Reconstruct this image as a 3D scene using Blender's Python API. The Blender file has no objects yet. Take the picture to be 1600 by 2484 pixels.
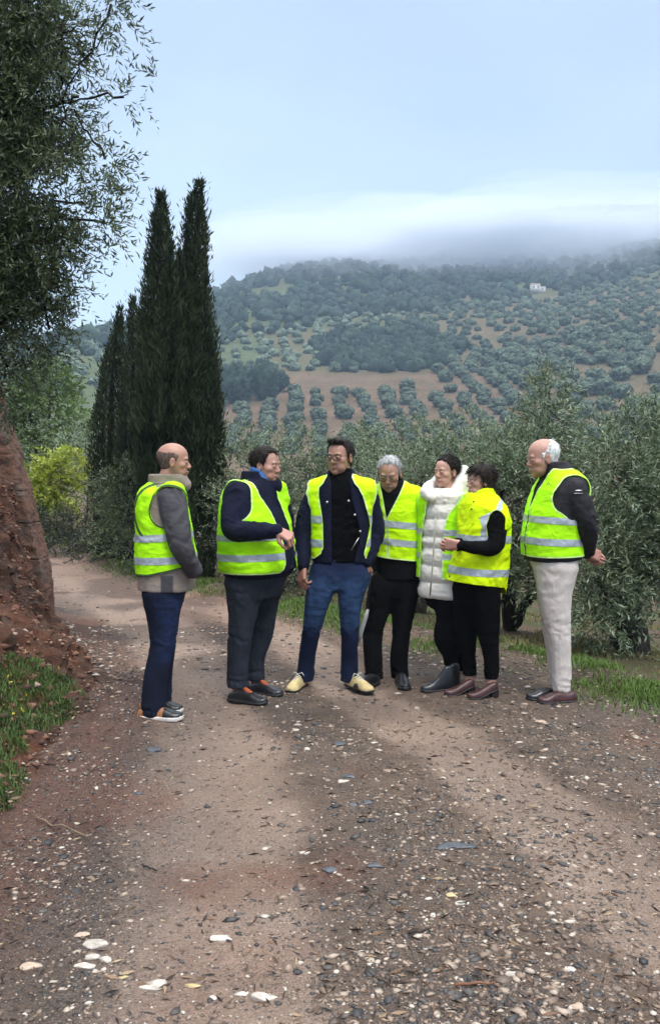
import bpy, math, random
import numpy as np
from mathutils import Vector

# ------------------------------------------------------------------ camera, world, sun, exposure
S = bpy.context.scene
COL = S.collection
FPX, CX, CY, HOR = 2150.0, 800.0, 1242.0, 1118.0      # focal length and image centre in photo pixels
CAMZ = 1.6
TH = math.atan((CY - HOR) / FPX)
cam_data = bpy.data.cameras.new("camera")
cam = bpy.data.objects.new("camera", cam_data)
COL.objects.link(cam)
cam.location = (0, 0, CAMZ)
cam.rotation_euler = (math.pi / 2 - TH, 0, 0)
cam_data.sensor_fit = 'VERTICAL'
cam_data.sensor_height = 36.0
cam_data.lens = 36.0 * FPX / 2484.0
cam_data.clip_start = 0.05
cam_data.clip_end = 12000
S.camera = cam

SUN_EL, SUN_ROT = math.radians(58), math.radians(155)
world = bpy.data.worlds.new("World")
S.world = world
world.use_nodes = True
wn, wl = world.node_tree.nodes, world.node_tree.links
wn.clear()
w_out = wn.new("ShaderNodeOutputWorld")
w_bg = wn.new("ShaderNodeBackground")
w_bg.inputs["Strength"].default_value = 0.1
sky = wn.new("ShaderNodeTexSky")
sky.sky_type = 'NISHITA'
sky.sun_disc = False
sky.sun_elevation = SUN_EL
sky.sun_rotation = SUN_ROT
tc = wn.new("ShaderNodeTexCoord")
mp = wn.new("ShaderNodeMapping")
mp.inputs["Scale"].default_value = (1.0, 1.0, 2.6)
wl.new(tc.outputs["Generated"], mp.inputs["Vector"])
nz = wn.new("ShaderNodeTexNoise")
nz.inputs["Scale"].default_value = 2.3
nz.inputs["Detail"].default_value = 5
nz.inputs["Roughness"].default_value = 0.5
wl.new(mp.outputs["Vector"], nz.inputs["Vector"])
# overcast deck: brighter towards the zenith (CIE overcast sky), with soft darker and lighter cloud
sx = wn.new("ShaderNodeSeparateXYZ")
wl.new(tc.outputs["Generated"], sx.inputs["Vector"])
rz = wn.new("ShaderNodeValToRGB")
cr = rz.color_ramp
cr.elements[0].position = 0.0
cr.elements[0].color = (3.6, 4.1, 5.0, 1)
cr.elements[1].position = 1.0
cr.elements[1].color = (23.0, 23.4, 24.0, 1)
e = cr.elements.new(0.26); e.color = (2.85, 3.3, 4.25, 1)
e = cr.elements.new(0.47); e.color = (2.6, 3.1, 4.2, 1)
e = cr.elements.new(0.62); e.color = (9.0, 9.8, 11.2, 1)
wl.new(sx.outputs["Z"], rz.inputs["Fac"])
rn = wn.new("ShaderNodeValToRGB")
rn.color_ramp.elements[0].position = 0.32
rn.color_ramp.elements[0].color = (0.84, 0.86, 0.90, 1)
rn.color_ramp.elements[1].position = 0.68
rn.color_ramp.elements[1].color = (1.20, 1.17, 1.11, 1)
wl.new(nz.outputs["Fac"], rn.inputs["Fac"])
mm = wn.new("ShaderNodeMixRGB"); mm.blend_type = 'MULTIPLY'; mm.inputs[0].default_value = 1.0
wl.new(rz.outputs["Color"], mm.inputs[1]); wl.new(rn.outputs["Color"], mm.inputs[2])
rx = wn.new("ShaderNodeValToRGB")     # the cloud is thinner, so brighter, low on the left
rx.color_ramp.elements[0].position = 0.36; rx.color_ramp.elements[0].color = (1.42, 1.36, 1.24, 1)
rx.color_ramp.elements[1].position = 0.58; rx.color_ramp.elements[1].color = (0.97, 0.97, 0.99, 1)
ma = wn.new("ShaderNodeMath"); ma.operation = 'MULTIPLY_ADD'; ma.inputs[1].default_value = 0.5; ma.inputs[2].default_value = 0.5
wl.new(sx.outputs["X"], ma.inputs[0]); wl.new(ma.outputs[0], rx.inputs["Fac"])
rf2 = wn.new("ShaderNodeValToRGB"); rf2.color_ramp.elements[0].position = 0.16; rf2.color_ramp.elements[0].color = (1, 1, 1, 1)
rf2.color_ramp.elements[1].position = 0.50; rf2.color_ramp.elements[1].color = (0, 0, 0, 1)
wl.new(sx.outputs["Z"], rf2.inputs["Fac"])
ml = wn.new("ShaderNodeMixRGB"); ml.blend_type = 'MULTIPLY'
wl.new(rf2.outputs["Color"], ml.inputs[0]); wl.new(mm.outputs["Color"], ml.inputs[1]); wl.new(rx.outputs["Color"], ml.inputs[2])
mx = wn.new("ShaderNodeMixRGB"); mx.inputs[0].default_value = 0.9
wl.new(sky.outputs["Color"], mx.inputs[1]); wl.new(ml.outputs["Color"], mx.inputs[2])
wl.new(mx.outputs["Color"], w_bg.inputs["Color"])
wl.new(w_bg.outputs["Background"], w_out.inputs["Surface"])

sun_data = bpy.data.lights.new("sun", 'SUN')
sun_data.energy = 1.5
sun_data.angle = math.radians(14)
sun_data.color = (1.0, 0.96, 0.9)
sun = bpy.data.objects.new("sun", sun_data)
COL.objects.link(sun)
sd = Vector((math.sin(SUN_ROT) * math.cos(SUN_EL), math.cos(SUN_ROT) * math.cos(SUN_EL), math.sin(SUN_EL)))
sun.rotation_euler = sd.to_track_quat('Z', 'Y').to_euler()

S.view_settings.view_transform = 'Standard'
S.view_settings.look = 'None'
S.view_settings.exposure = 1.0
S.view_settings.gamma = 1.0
S.render.engine = 'CYCLES'
S.cycles.use_denoising = True
S.cycles.max_bounces = 6
S.cycles.diffuse_bounces = 3
S.cycles.glossy_bounces = 2
S.cycles.transmission_bounces = 3
S.cycles.transparent_max_bounces = 6
S.cycles.volume_bounces = 3
S.cycles.caustics_reflective = False
S.cycles.caustics_refractive = False

RNG = np.random.default_rng(7)

# ------------------------------------------------------------------ photo pixel -> world helpers (used to measure the place)
def ray(px, py):
    x = (np.asarray(px, float) - CX) / FPX
    y = -(np.asarray(py, float) - CY) / FPX
    return x, math.cos(TH) + y * math.sin(TH), -math.sin(TH) + y * math.cos(TH)

def at(px, py, Y):
    x, f, z = ray(px, py)
    return np.array([x / f * Y, Y, CAMZ + z / f * Y])

def gnd(px, py, z=0.0):
    x, f, u = ray(px, py)
    t = (z - CAMZ) / u
    return np.array([x * t, f * t, z + 0 * t])

# ------------------------------------------------------------------ noise
def _hash(i, j, k, seed):
    h = (i.astype(np.int64) * 374761393 + j.astype(np.int64) * 668265263 + k.astype(np.int64) * 2147483647 + seed * 974711) & 0xffffffff
    h = ((h ^ (h >> 13)) * 1274126177) & 0xffffffff
    h = ((h ^ (h >> 16)) * 2246822519) & 0xffffffff
    return ((h ^ (h >> 15)) & 0xffff).astype(np.float32) / 32768.0 - 1.0

def vnoise(P, seed=0):
    P = np.asarray(P, float)
    I = np.floor(P).astype(np.int64)
    f = P - I
    f = f * f * f * (f * (f * 6 - 15) + 10)
    r = 0
    for dx in (0, 1):
        wx = f[..., 0] if dx else 1 - f[..., 0]
        for dy in (0, 1):
            wy = f[..., 1] if dy else 1 - f[..., 1]
            for dz in (0, 1):
                wz = f[..., 2] if dz else 1 - f[..., 2]
                r = r + wx * wy * wz * _hash(I[..., 0] + dx, I[..., 1] + dy, I[..., 2] + dz, seed)
    return r

def fbm(P, oct=4, seed=0, lac=2.03, gain=0.5):
    P = np.asarray(P, float)
    a, s, t = 1.0, 0, 0
    for o in range(oct):
        s = s + a * vnoise(P, seed + o * 17)
        t += a
        a *= gain
        P = P * lac
    return s / t

def p3(x, y, z=0.0):
    x, y, z = np.broadcast_arrays(x, y, z)
    return np.stack([x, y, z], -1)

def smooth(a, b, x):
    t = np.clip((x - a) / (b - a), 0, 1)
    return t * t * (3 - 2 * t)

# ------------------------------------------------------------------ mesh and object helpers
def mesh_data(name, V, F, mats=(), attrs=None, smooth_=True, fmat=None):
    """F: one (n,k) array or a list of such arrays."""
    if isinstance(F, np.ndarray):
        F = [F]
    F = [f for f in F if len(f)]
    me = bpy.data.meshes.new(name)
    V = np.ascontiguousarray(V, np.float32)
    me.vertices.add(len(V))
    me.vertices.foreach_set("co", V.ravel())
    tot = sum(f.size for f in F)
    npoly = sum(len(f) for f in F)
    me.loops.add(tot)
    me.loops.foreach_set("vertex_index", np.concatenate([f.ravel() for f in F]).astype(np.int32))
    me.polygons.add(npoly)
    cnt = np.concatenate([np.full(len(f), f.shape[1]) for f in F])
    st = np.concatenate([[0], np.cumsum(cnt)[:-1]]).astype(np.int32)
    me.polygons.foreach_set("loop_start", st)
    if smooth_:
        me.polygons.foreach_set("use_smooth", np.ones(npoly, bool))
    for m in mats:
        me.materials.append(m)
    if fmat is not None:
        me.polygons.foreach_set("material_index", np.asarray(fmat, np.int32))
    for k, a in (attrs or {}).items():
        a = np.asarray(a, np.float32)
        at_ = me.attributes.new(k, 'FLOAT', 'POINT' if len(a) == len(V) else 'FACE')
        at_.data.foreach_set("value", a)
    me.update(calc_edges=True)
    return me

def obj(name, me, parent=None, loc=(0, 0, 0)):
    o = bpy.data.objects.new(name, me)
    COL.objects.link(o)
    o.location = loc
    o.parent = parent
    return o

def tag(o, label=None, cat=None, group=None, kind=None):
    if label: o["label"] = label
    if cat: o["category"] = cat
    if group: o["group"] = group
    if kind: o["kind"] = kind
    return o

def empty(name, loc, label, cat, group=None):
    o = bpy.data.objects.new(name, None)
    COL.objects.link(o)
    o.location = [float(v) for v in loc]
    o.empty_display_size = 0.2
    return tag(o, label, cat, group)

def join(parts):
    """[(V,F)] -> V,F with all F the same width"""
    Vs, Fs, n = [], [], 0
    for V, F in parts:
        Vs.append(V); Fs.append(F + n); n += len(V)
    return np.concatenate(Vs), np.concatenate(Fs)

def tube(path, rad, seg=7, cap=True):
    path = np.asarray(path, float); n = len(path)
    rad = np.broadcast_to(np.asarray(rad, float), (n,))
    T = np.gradient(path, axis=0)
    T /= np.linalg.norm(T, axis=1, keepdims=True) + 1e-9
    up = np.array([0.13, 0.21, 0.97]) if abs(T[0, 2]) < .9 else np.array([0.95, 0.2, 0.1])
    A = np.cross(T, up); A /= np.linalg.norm(A, axis=1, keepdims=True) + 1e-9
    B = np.cross(T, A)
    an = np.linspace(0, 2 * math.pi, seg, endpoint=False)
    V = path[:, None] + rad[:, None, None] * (np.cos(an)[None, :, None] * A[:, None] + np.sin(an)[None, :, None] * B[:, None])
    i = np.arange(n - 1)[:, None] * seg; j = np.arange(seg)[None]; j2 = (j + 1) % seg
    F = np.stack([i + j, i + j2, i + seg + j2, i + seg + j], -1).reshape(-1, 4)
    V = V.reshape(-1, 3)
    if cap:
        V = np.concatenate([V, path[:1], path[-1:]])
        c0, c1 = len(V) - 2, len(V) - 1
        b = (n - 1) * seg
        jj = np.arange(seg); jn = (jj + 1) % seg
        t0 = np.stack([jn, jj, np.full(seg, c0)], -1); t1 = np.stack([b + jj, b + jn, np.full(seg, c1)], -1)
        return V, F, np.concatenate([t0, t1])
    return V, F, np.zeros((0, 3), int)

def tubes_mesh(list_):
    Vs, Q, T, n = [], [], [], 0
    for a in list_:
        V, F, t = tube(*a)
        Vs.append(V); Q.append(F + n); T.append(t + n); n += len(V)
    return np.concatenate(Vs), [np.concatenate(Q), np.concatenate(T)]

# ------------------------------------------------------------------ materials
def new_mat(name):
    m = bpy.data.materials.new(name)
    m.use_nodes = True
    nt = m.node_tree
    return m, nt.nodes, nt.links, nt.nodes["Principled BSDF"]

def _noise(n, l, scale, detail=4, rough=0.55, stretch=None, src='Object'):
    t = n.new("ShaderNodeTexCoord")
    x = n.new("ShaderNodeTexNoise")
    x.inputs["Scale"].default_value = scale
    x.inputs["Detail"].default_value = detail
    x.inputs["Roughness"].default_value = rough
    if stretch:
        mpg = n.new("ShaderNodeMapping"); mpg.inputs["Scale"].default_value = stretch
        l.new(t.outputs[src], mpg.inputs["Vector"]); l.new(mpg.outputs["Vector"], x.inputs["Vector"])
    else:
        l.new(t.outputs[src], x.inputs["Vector"])
    return x.outputs["Fac"]

def _ramp(n, l, src, stops):
    r = n.new("ShaderNodeValToRGB")
    el = r.color_ramp.elements
    for i, (p, c) in enumerate(stops):
        if i < 2:
            q = el[i]; q.position = p
        else:
            q = el.new(p)
        q.color = (*c, 1) if len(c) == 3 else c
    l.new(src, r.inputs["Fac"])
    return r.outputs["Color"]

def _mix(n, l, fac, a, b, mode='MIX'):
    m = n.new("ShaderNodeMixRGB"); m.blend_type = mode
    for i, v in ((0, fac), (1, a), (2, b)):
        if isinstance(v, (int, float)): m.inputs[i].default_value = v
        elif isinstance(v, tuple): m.inputs[i].default_value = (*v, 1) if len(v) == 3 else v
        else: l.new(v, m.inputs[i])
    return m.outputs["Color"]

def _attr(n, name):
    a = n.new("ShaderNodeAttribute"); a.attribute_name = name
    return a.outputs["Fac"]

def _math(n, l, op, a, b=0.0, clamp=False):
    m = n.new("ShaderNodeMath"); m.operation = op; m.use_clamp = clamp
    for i, v in ((0, a), (1, b)):
        if isinstance(v, (int, float)): m.inputs[i].default_value = v
        else: l.new(v, m.inputs[i])
    return m.outputs[0]

def _bump(n, l, bs, h, strength, dist):
    b = n.new("ShaderNodeBump")
    b.inputs["Strength"].default_value = strength
    b.inputs["Distance"].default_value = dist
    l.new(h, b.inputs["Height"]); l.new(b.outputs["Normal"], bs.inputs["Normal"])

def cloth(name, c, rough=0.85, var=0.25, bump=0.25, scale=14, c2=None, attr=None, weave=True, sheen=0.0, spec=0.25, st=(1.0, 1.0, 1.3)):
    m, n, l, bs = new_mat(name)
    c = tuple(c)
    f = _noise(n, l, scale, 5)
    lo = tuple(v * (1 - var) for v in c); hi = tuple(min(1, v * (1 + var)) for v in c)
    col = _ramp(n, l, f, [(0.3, lo), (0.7, hi)])
    if attr:
        col = _mix(n, l, _attr(n, attr), col, tuple(c2))
    l.new(col, bs.inputs["Base Color"])
    bs.inputs["Roughness"].default_value = rough
    bs.inputs["Specular IOR Level"].default_value = spec
    if sheen: bs.inputs["Sheen Weight"].default_value = sheen
    h = _noise(n, l, scale * 2.2, 4)
    w = _noise(n, l, scale * .9, 3, .5, stretch=st)
    cr_ = _math(n, l, 'ABSOLUTE', _math(n, l, 'SUBTRACT', w, .5))
    h = _mix(n, l, .55, h, _ramp(n, l, cr_, [(0.0, (1,) * 3), (0.10, (.35,) * 3)]))
    if weave:
        h = _mix(n, l, 0.35, h, _noise(n, l, 420, 1))
    _bump(n, l, bs, h, bump, 0.02)
    return m

def leaf_mat(name, dark, light, under, attr="tint", rough=0.5, trans=0.25, spec=0.4):
    m, n, l, bs = new_mat(name)
    t = _attr(n, attr)
    col = _ramp(n, l, t, [(0.0, dark), (1.0, light)])
    g = n.new("ShaderNodeNewGeometry")
    col = _mix(n, l, g.outputs["Backfacing"], col, _mix(n, l, 0.6, col, under))
    l.new(col, bs.inputs["Base Color"])
    bs.inputs["Roughness"].default_value = rough
    bs.inputs["Specular IOR Level"].default_value = spec
    tr = n.new("ShaderNodeBsdfTranslucent"); l.new(col, tr.inputs["Color"])
    ms = n.new("ShaderNodeMixShader"); ms.inputs[0].default_value = trans
    l.new(bs.outputs[0], ms.inputs[1]); l.new(tr.outputs[0], ms.inputs[2])
    l.new(ms.outputs[0], n["Material Output"].inputs["Surface"])
    return m

def plain(name, c, rough=0.5, var=0.15, scale=20, metal=0.0, bump=0.0, spec=0.5):
    m, n, l, bs = new_mat(name)
    f = _noise(n, l, scale, 4)
    l.new(_ramp(n, l, f, [(0.3, tuple(v * (1 - var) for v in c)), (0.7, tuple(min(1, v * (1 + var)) for v in c))]), bs.inputs["Base Color"])
    bs.inputs["Roughness"].default_value = rough
    bs.inputs["Metallic"].default_value = metal
    bs.inputs["Specular IOR Level"].default_value = spec
    if bump: _bump(n, l, bs, _noise(n, l, scale * 2, 5), bump, 0.01)
    return m
# ------------------------------------------------------------------ implicit modelling: fields on a grid, surface nets
class Field:
    def __init__(s, lo, hi, h):
        s.lo = np.asarray(lo, float); s.h = h
        n = np.ceil((np.asarray(hi, float) - s.lo) / h).astype(int) + 1
        s.ax = [s.lo[i] + h * np.arange(n[i]) for i in range(3)]
        s.F = np.full(tuple(n), 0.2, np.float32)
    def grid(s, bb=None, pad=0.06):
        if bb is None:
            sl = tuple(slice(0, len(a)) for a in s.ax)
        else:
            sl = []
            for i in range(3):
                a = int(np.clip(math.floor((bb[0][i] - pad - s.lo[i]) / s.h), 0, len(s.ax[i])))
                b = int(np.clip(math.ceil((bb[1][i] + pad - s.lo[i]) / s.h) + 1, 0, len(s.ax[i])))
                if b <= a: return None, None
                sl.append(slice(a, b))
            sl = tuple(sl)
        X = s.ax[0][sl[0]][:, None, None]; Y = s.ax[1][sl[1]][None, :, None]; Z = s.ax[2][sl[2]][None, None, :]
        return sl, (X, Y, Z)
    def op(s, prim, k=0.0, mode='u'):
        fn, bb = prim
        sl, G = s.grid(bb if mode != 'i' else None, pad=0.05 + k)
        if sl is None: return s
        d = fn(*G)
        A = s.F[sl]
        if mode == 'u':
            if k > 0:
                h = np.clip(0.5 + 0.5 * (d - A) / k, 0, 1)
                r = d * (1 - h) + A * h - k * h * (1 - h)
            else: r = np.minimum(A, d)
        else:
            if mode == 's': d = -d
            if k > 0:
                h = np.clip(0.5 - 0.5 * (d - A) / k, 0, 1)
                r = d * (1 - h) + A * h + k * h * (1 - h)
            else: r = np.maximum(A, d)
        s.F[sl] = r
        return s
    def u(s, p, k=0.0): return s.op(p, k, 'u')
    def sub(s, p, k=0.0): return s.op(p, k, 's')
    def cut(s, fn, k=0.0): return s.op((fn, None), k, 'i')
    def mesh(s, sm=1):
        F = s.F.copy()
        F[0] = F[-1] = 0.2; F[:, 0] = F[:, -1] = 0.2; F[:, :, 0] = F[:, :, -1] = 0.2
        return nets(F, s.lo, s.h, sm)

def nets(F, lo, h, sm=1):
    I = F < 0
    n = np.array(F.shape)
    C = np.zeros(tuple(n - 1), np.int8)
    offs = [(a, b, c) for a in (0, 1) for b in (0, 1) for c in (0, 1)]
    for a, b, c in offs:
        C += I[a:n[0] - 1 + a, b:n[1] - 1 + b, c:n[2] - 1 + c]
    act = (C > 0) & (C < 8)
    ai = np.argwhere(act)
    idx = np.full(tuple(n - 1), -1, np.int64)
    idx[act] = np.arange(len(ai))
    val = {o: F[ai[:, 0] + o[0], ai[:, 1] + o[1], ai[:, 2] + o[2]].astype(float) for o in offs}
    acc = np.zeros((len(ai), 3)); cnt = np.zeros(len(ai))
    for o in offs:
        for ax in range(3):
            if o[ax] == 0:
                q = list(o); q[ax] = 1; q = tuple(q)
                va, vb = val[o], val[q]
                m = (va < 0) != (vb < 0)
                t = va[m] / (va[m] - vb[m])
                p = np.tile(np.array(o, float), (m.sum(), 1)); p[:, ax] = t
                acc[m] += p; cnt[m] += 1
    V = lo + h * (ai + acc / cnt[:, None])
    Q = []
    for ax in range(3):
        b, c = (ax + 1) % 3, (ax + 2) % 3
        sl0 = [slice(1, None)] * 3; sl1 = [slice(1, None)] * 3
        sl0[ax] = slice(0, -1); sl1[ax] = slice(1, None)
        A, B = I[tuple(sl0)], I[tuple(sl1)]
        e = np.argwhere(A != B)
        if not len(e): continue
        flip = B[e[:, 0], e[:, 1], e[:, 2]]
        for d in range(3):
            if d != ax: e[:, d] += 1
        def cell(db, dc):
            q = e.copy(); q[:, b] += db; q[:, c] += dc
            ok = (q < n - 1).all(1)
            q = np.minimum(q, n - 2)
            r = idx[q[:, 0], q[:, 1], q[:, 2]]
            r[~ok] = -1
            return r
        f = np.stack([cell(-1, -1), cell(0, -1), cell(0, 0), cell(-1, 0)], 1)
        f[flip] = f[flip][:, ::-1]
        Q.append(f[(f >= 0).all(1)])
    Q = np.concatenate(Q)
    for _ in range(sm):
        V = relax(V, Q)
    return V, Q

def relax(V, Q, w=0.5):
    acc = np.zeros_like(V); c = np.zeros(len(V))
    for i in range(4):
        for j in (1, 3):
            b = Q[:, (i + j) % 4]
            for d in range(3): acc[:, d] += np.bincount(Q[:, i], V[b, d], len(V))
            c += np.bincount(Q[:, i], minlength=len(V))
    return V * (1 - w) + w * acc / np.maximum(c, 1)[:, None]

def vnormals(V, F):
    a, b, c = V[F[:, 0]], V[F[:, 1]], V[F[:, 2]]
    if F.shape[1] == 4: nn = np.cross(c - a, V[F[:, 3]] - b)
    else: nn = np.cross(b - a, c - a)
    N = np.zeros_like(V)
    for i in range(F.shape[1]):
        for d in range(3): N[:, d] += np.bincount(F[:, i], nn[:, d], len(V))
    return N / (np.linalg.norm(N, axis=1, keepdims=True) + 1e-12)

def tris(F):
    return F if F.shape[1] == 3 else np.concatenate([F[:, [0, 1, 2]], F[:, [0, 2, 3]]])

def clip(V, T, g):
    """keep the part of a triangle mesh where g (per vertex) >= 0; new vertices on g = 0."""
    ins = g >= 0
    k = ins[T].sum(1)
    keep = T[k == 3]
    mixed = T[(k > 0) & (k < 3)]
    V = [tuple(v) for v in V] if False else V
    newV, cache, out = [], {}, []
    n = len(V)
    def cutp(a, b):
        key = (a, b) if a < b else (b, a)
        if key not in cache:
            t = g[a] / (g[a] - g[b])
            cache[key] = n + len(newV)
            newV.append(V[a] + t * (V[b] - V[a]))
        return cache[key]
    for t in mixed:
        poly = []
        for i in range(3):
            a, b = int(t[i]), int(t[(i + 1) % 3])
            if ins[a]: poly.append(a)
            if ins[a] != ins[b]: poly.append(cutp(a, b))
        for i in range(1, len(poly) - 1):
            out.append((poly[0], poly[i], poly[i + 1]))
    V2 = np.concatenate([V, np.array(newV).reshape(-1, 3)]) if newV else V
    T2 = np.concatenate([keep, np.array(out, int).reshape(-1, 3)])
    used = np.unique(T2)
    mp_ = np.full(len(V2), -1); mp_[used] = np.arange(len(used))
    return V2[used], mp_[T2]

def cone(a, b, ra, rb):
    a, b = np.asarray(a, float), np.asarray(b, float)
    ab = b - a; L2 = float(ab @ ab) + 1e-12
    def fn(X, Y, Z):
        t = np.clip(((X - a[0]) * ab[0] + (Y - a[1]) * ab[1] + (Z - a[2]) * ab[2]) / L2, 0, 1)
        return np.sqrt((X - a[0] - t * ab[0]) ** 2 + (Y - a[1] - t * ab[1]) ** 2 + (Z - a[2] - t * ab[2]) ** 2) - (ra + (rb - ra) * t)
    r = max(ra, rb)
    return fn, (np.minimum(a, b) - r, np.maximum(a, b) + r)

def ell(c, r, R=None):
    """ellipsoid; R rows are its axes in world"""
    c, r = np.asarray(c, float), np.asarray(r, float)
    R = np.eye(3) if R is None else np.asarray(R, float)
    def fn(X, Y, Z):
        dx, dy, dz = X - c[0], Y - c[1], Z - c[2]
        q = [(dx * R[i, 0] + dy * R[i, 1] + dz * R[i, 2]) / r[i] for i in range(3)]
        k0 = np.sqrt(q[0] ** 2 + q[1] ** 2 + q[2] ** 2)
        k1 = np.sqrt((q[0] / r[0]) ** 2 + (q[1] / r[1]) ** 2 + (q[2] / r[2]) ** 2) + 1e-9
        return np.where(k0 < 1e-4, -r.min(), k0 * (k0 - 1) / k1)
    e = np.sqrt(((R * r[:, None]) ** 2).sum(0))
    return fn, (c - e, c + e)

def loft(secs, fwd, lat, infl=0.0, p=2.3, zlo=None, zhi=None):
    """secs: rows z, cx, cy, a (half width along lat), b (half depth along fwd); sorted upwards"""
    s = np.array(sorted(secs, key=lambda q: q[0]), float)
    zs = s[:, 0]
    z0 = zs[0] if zlo is None else zlo
    z1 = zs[-1] if zhi is None else zhi
    def fn(X, Y, Z):
        z = np.clip(Z, zs[0], zs[-1])
        cx, cy, a, b = [np.interp(z, zs, s[:, i]) for i in (1, 2, 3, 4)]
        a = np.maximum(a + infl, .025); b = np.maximum(b + infl, .025)
        u = np.abs((X - cx) * lat[0] + (Y - cy) * lat[1]) / a
        v = np.abs((X - cx) * fwd[0] + (Y - cy) * fwd[1]) / b
        r = (u ** p + v ** p) ** (1 / p)
        d = (r - 1) * np.minimum(a, b)
        return np.maximum(d, np.maximum(z0 - Z, Z - z1))
    m = (s[:, 3:5].max() + infl) * 1.1
    lo = np.array([s[:, 1].min() - m, s[:, 2].min() - m, z0]); hi = np.array([s[:, 1].max() + m, s[:, 2].max() + m, z1])
    return fn, (lo, hi)

def chain(pts, k=None):
    return [cone(pts[i][:3], pts[i + 1][:3], pts[i][3], pts[i + 1][3]) for i in range(len(pts) - 1)]

def bounds(prims, pad=0.03):
    lo = np.min([p[1][0] for p in prims], 0) - pad
    hi = np.max([p[1][1] for p in prims], 0) + pad
    return lo, hi

def limb_prim(pts, n=14):
    """one limb as a single smooth solid: the joints are splined, so nothing bulges where segments meet"""
    p = np.asarray(pts, float)
    s = np.concatenate([[0], np.cumsum(np.linalg.norm(np.diff(p[:, :3], axis=0), axis=1))])
    m = np.gradient(p, s, axis=0)
    t = np.linspace(0, s[-1], n)
    i = np.clip(np.searchsorted(s, t, side='right') - 1, 0, len(s) - 2)
    h = (s[i + 1] - s[i])[:, None]; u = ((t - s[i]) / (s[i + 1] - s[i]))[:, None]
    q = (2 * u**3 - 3 * u**2 + 1) * p[i] + (u**3 - 2 * u**2 + u) * h * m[i] + (-2 * u**3 + 3 * u**2) * p[i + 1] + (u**3 - u**2) * h * m[i + 1]
    cs = chain(q)
    lo, hi = np.min([c[1][0] for c in cs], 0), np.max([c[1][1] for c in cs], 0)
    def fn(X, Y, Z):
        d = cs[0][0](X, Y, Z)
        for c in cs[1:]: d = np.minimum(d, c[0](X, Y, Z))
        return d
    return fn, (lo, hi)
# ------------------------------------------------------------------ terrain
EDGE_PX = [(1900, 1790), (1600, 1703), (1400, 1640), (1200, 1590), (1000, 1548), (840, 1512), (690, 1475), (480, 1424), (330, 1388), (200, 1342), (75, 1292)]
EDGE = np.array([gnd(*p)[:2] for p in EDGE_PX] + [(-16.0, 25.0), (-40.0, 38.0)])
EDGE = np.concatenate([[(9.0, 1.5)], EDGE])
BANK_PX = [(-330, 2484), (-120, 2230), (0, 2085), (60, 1980), (120, 1890), (200, 1800), (255, 1745), (280, 1700), (262, 1650), (215, 1590), (160, 1540), (112, 1505)]
BANK = np.array([gnd(*p)[:2] for p in BANK_PX] + [(-3.6, 9.6), (-6.5, 11.5), (-14.0, 17.0), (-38.0, 31.0)])
BANK = np.concatenate([[(-1.55, -2.0)], BANK])
L_TRACK = np.array([gnd(*p)[:2] for p in [(560, 2700), (545, 2484), (520, 2200), (500, 1950), (520, 1800), (480, 1650), (400, 1540), (300, 1470), (200, 1400), (110, 1330)]])
R_TRACK = np.array([gnd(*p)[:2] for p in [(2100, 2484), (1620, 2240), (1430, 2060), (1270, 1930), (1130, 1835), (1000, 1760), (900, 1710), (800, 1620), (690, 1540), (520, 1468), (330, 1420), (190, 1368), (80, 1305)]])

def poly_dist(P, L, signed=False):
    """distance of points to a polyline; sign + on its left side"""
    best = np.full(P.shape[:-1], 1e9); sg = np.ones(P.shape[:-1])
    for a, b in zip(L[:-1], L[1:]):
        ab = b - a
        t = np.clip(((P[..., 0] - a[0]) * ab[0] + (P[..., 1] - a[1]) * ab[1]) / (ab @ ab), 0, 1)
        dx, dy = P[..., 0] - a[0] - t * ab[0], P[..., 1] - a[1] - t * ab[1]
        d = np.hypot(dx, dy)
        m = d < best
        best = np.where(m, d, best)
        if signed: sg = np.where(m, np.sign(ab[0] * (P[..., 1] - a[1]) - ab[1] * (P[..., 0] - a[0])), sg)
    return best * sg if signed else best

PROF_D = np.array([0, 40, 60, 110, 150, 172, 200, 265, 300, 340, 430, 540, 650, 800, 1000, 2500, 6000])
PROF_Z = np.array([-1.0, -3.2, -4.5, -4.5, .8, 3.2, 9.0, 28, 40, 54, 82, 120, 158, 215, 262, 420, 500])
RIDGE_PX = np.array([-3000, -800, 0, 190, 300, 400, 500, 620, 800, 1000, 1300, 1800, 4000])
RIDGE_E = np.array([.11, .12, .132, .142, .150, .163, .178, .198, .226, .250, .272, .252, .24])

def far_z(x, y):
    d = np.hypot(x, y)
    base = np.interp(d, PROF_D, PROF_Z)
    az = x / np.maximum(y, 1) * FPX + CX
    er = np.interp(az, RIDGE_PX, RIDGE_E)
    zr = CAMZ + er * d
    k = 14.0
    h = np.clip(.5 + .5 * (zr - base) / k, 0, 1)
    z = base * h + zr * (1 - h) - k * h * (1 - h)
    # behind the crest the ground falls away
    over = np.maximum(0, base - zr)
    z = z - .45 * over
    rel = smooth(120, 320, d)
    z = z + rel * (5.0 * fbm(p3(x, y) / 95.0, 3, 3) + 1.2 * fbm(p3(x, y) / 22.0, 2, 4)) * np.clip(d / 400, .2, 1.2)
    return z

def near_parts(x, y):
    P = np.stack([x, y], -1)
    de = -poly_dist(P, EDGE, True)       # + beyond the right-hand verge
    db = poly_dist(P, BANK, True)        # + inside the left bank
    return de, db

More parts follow.
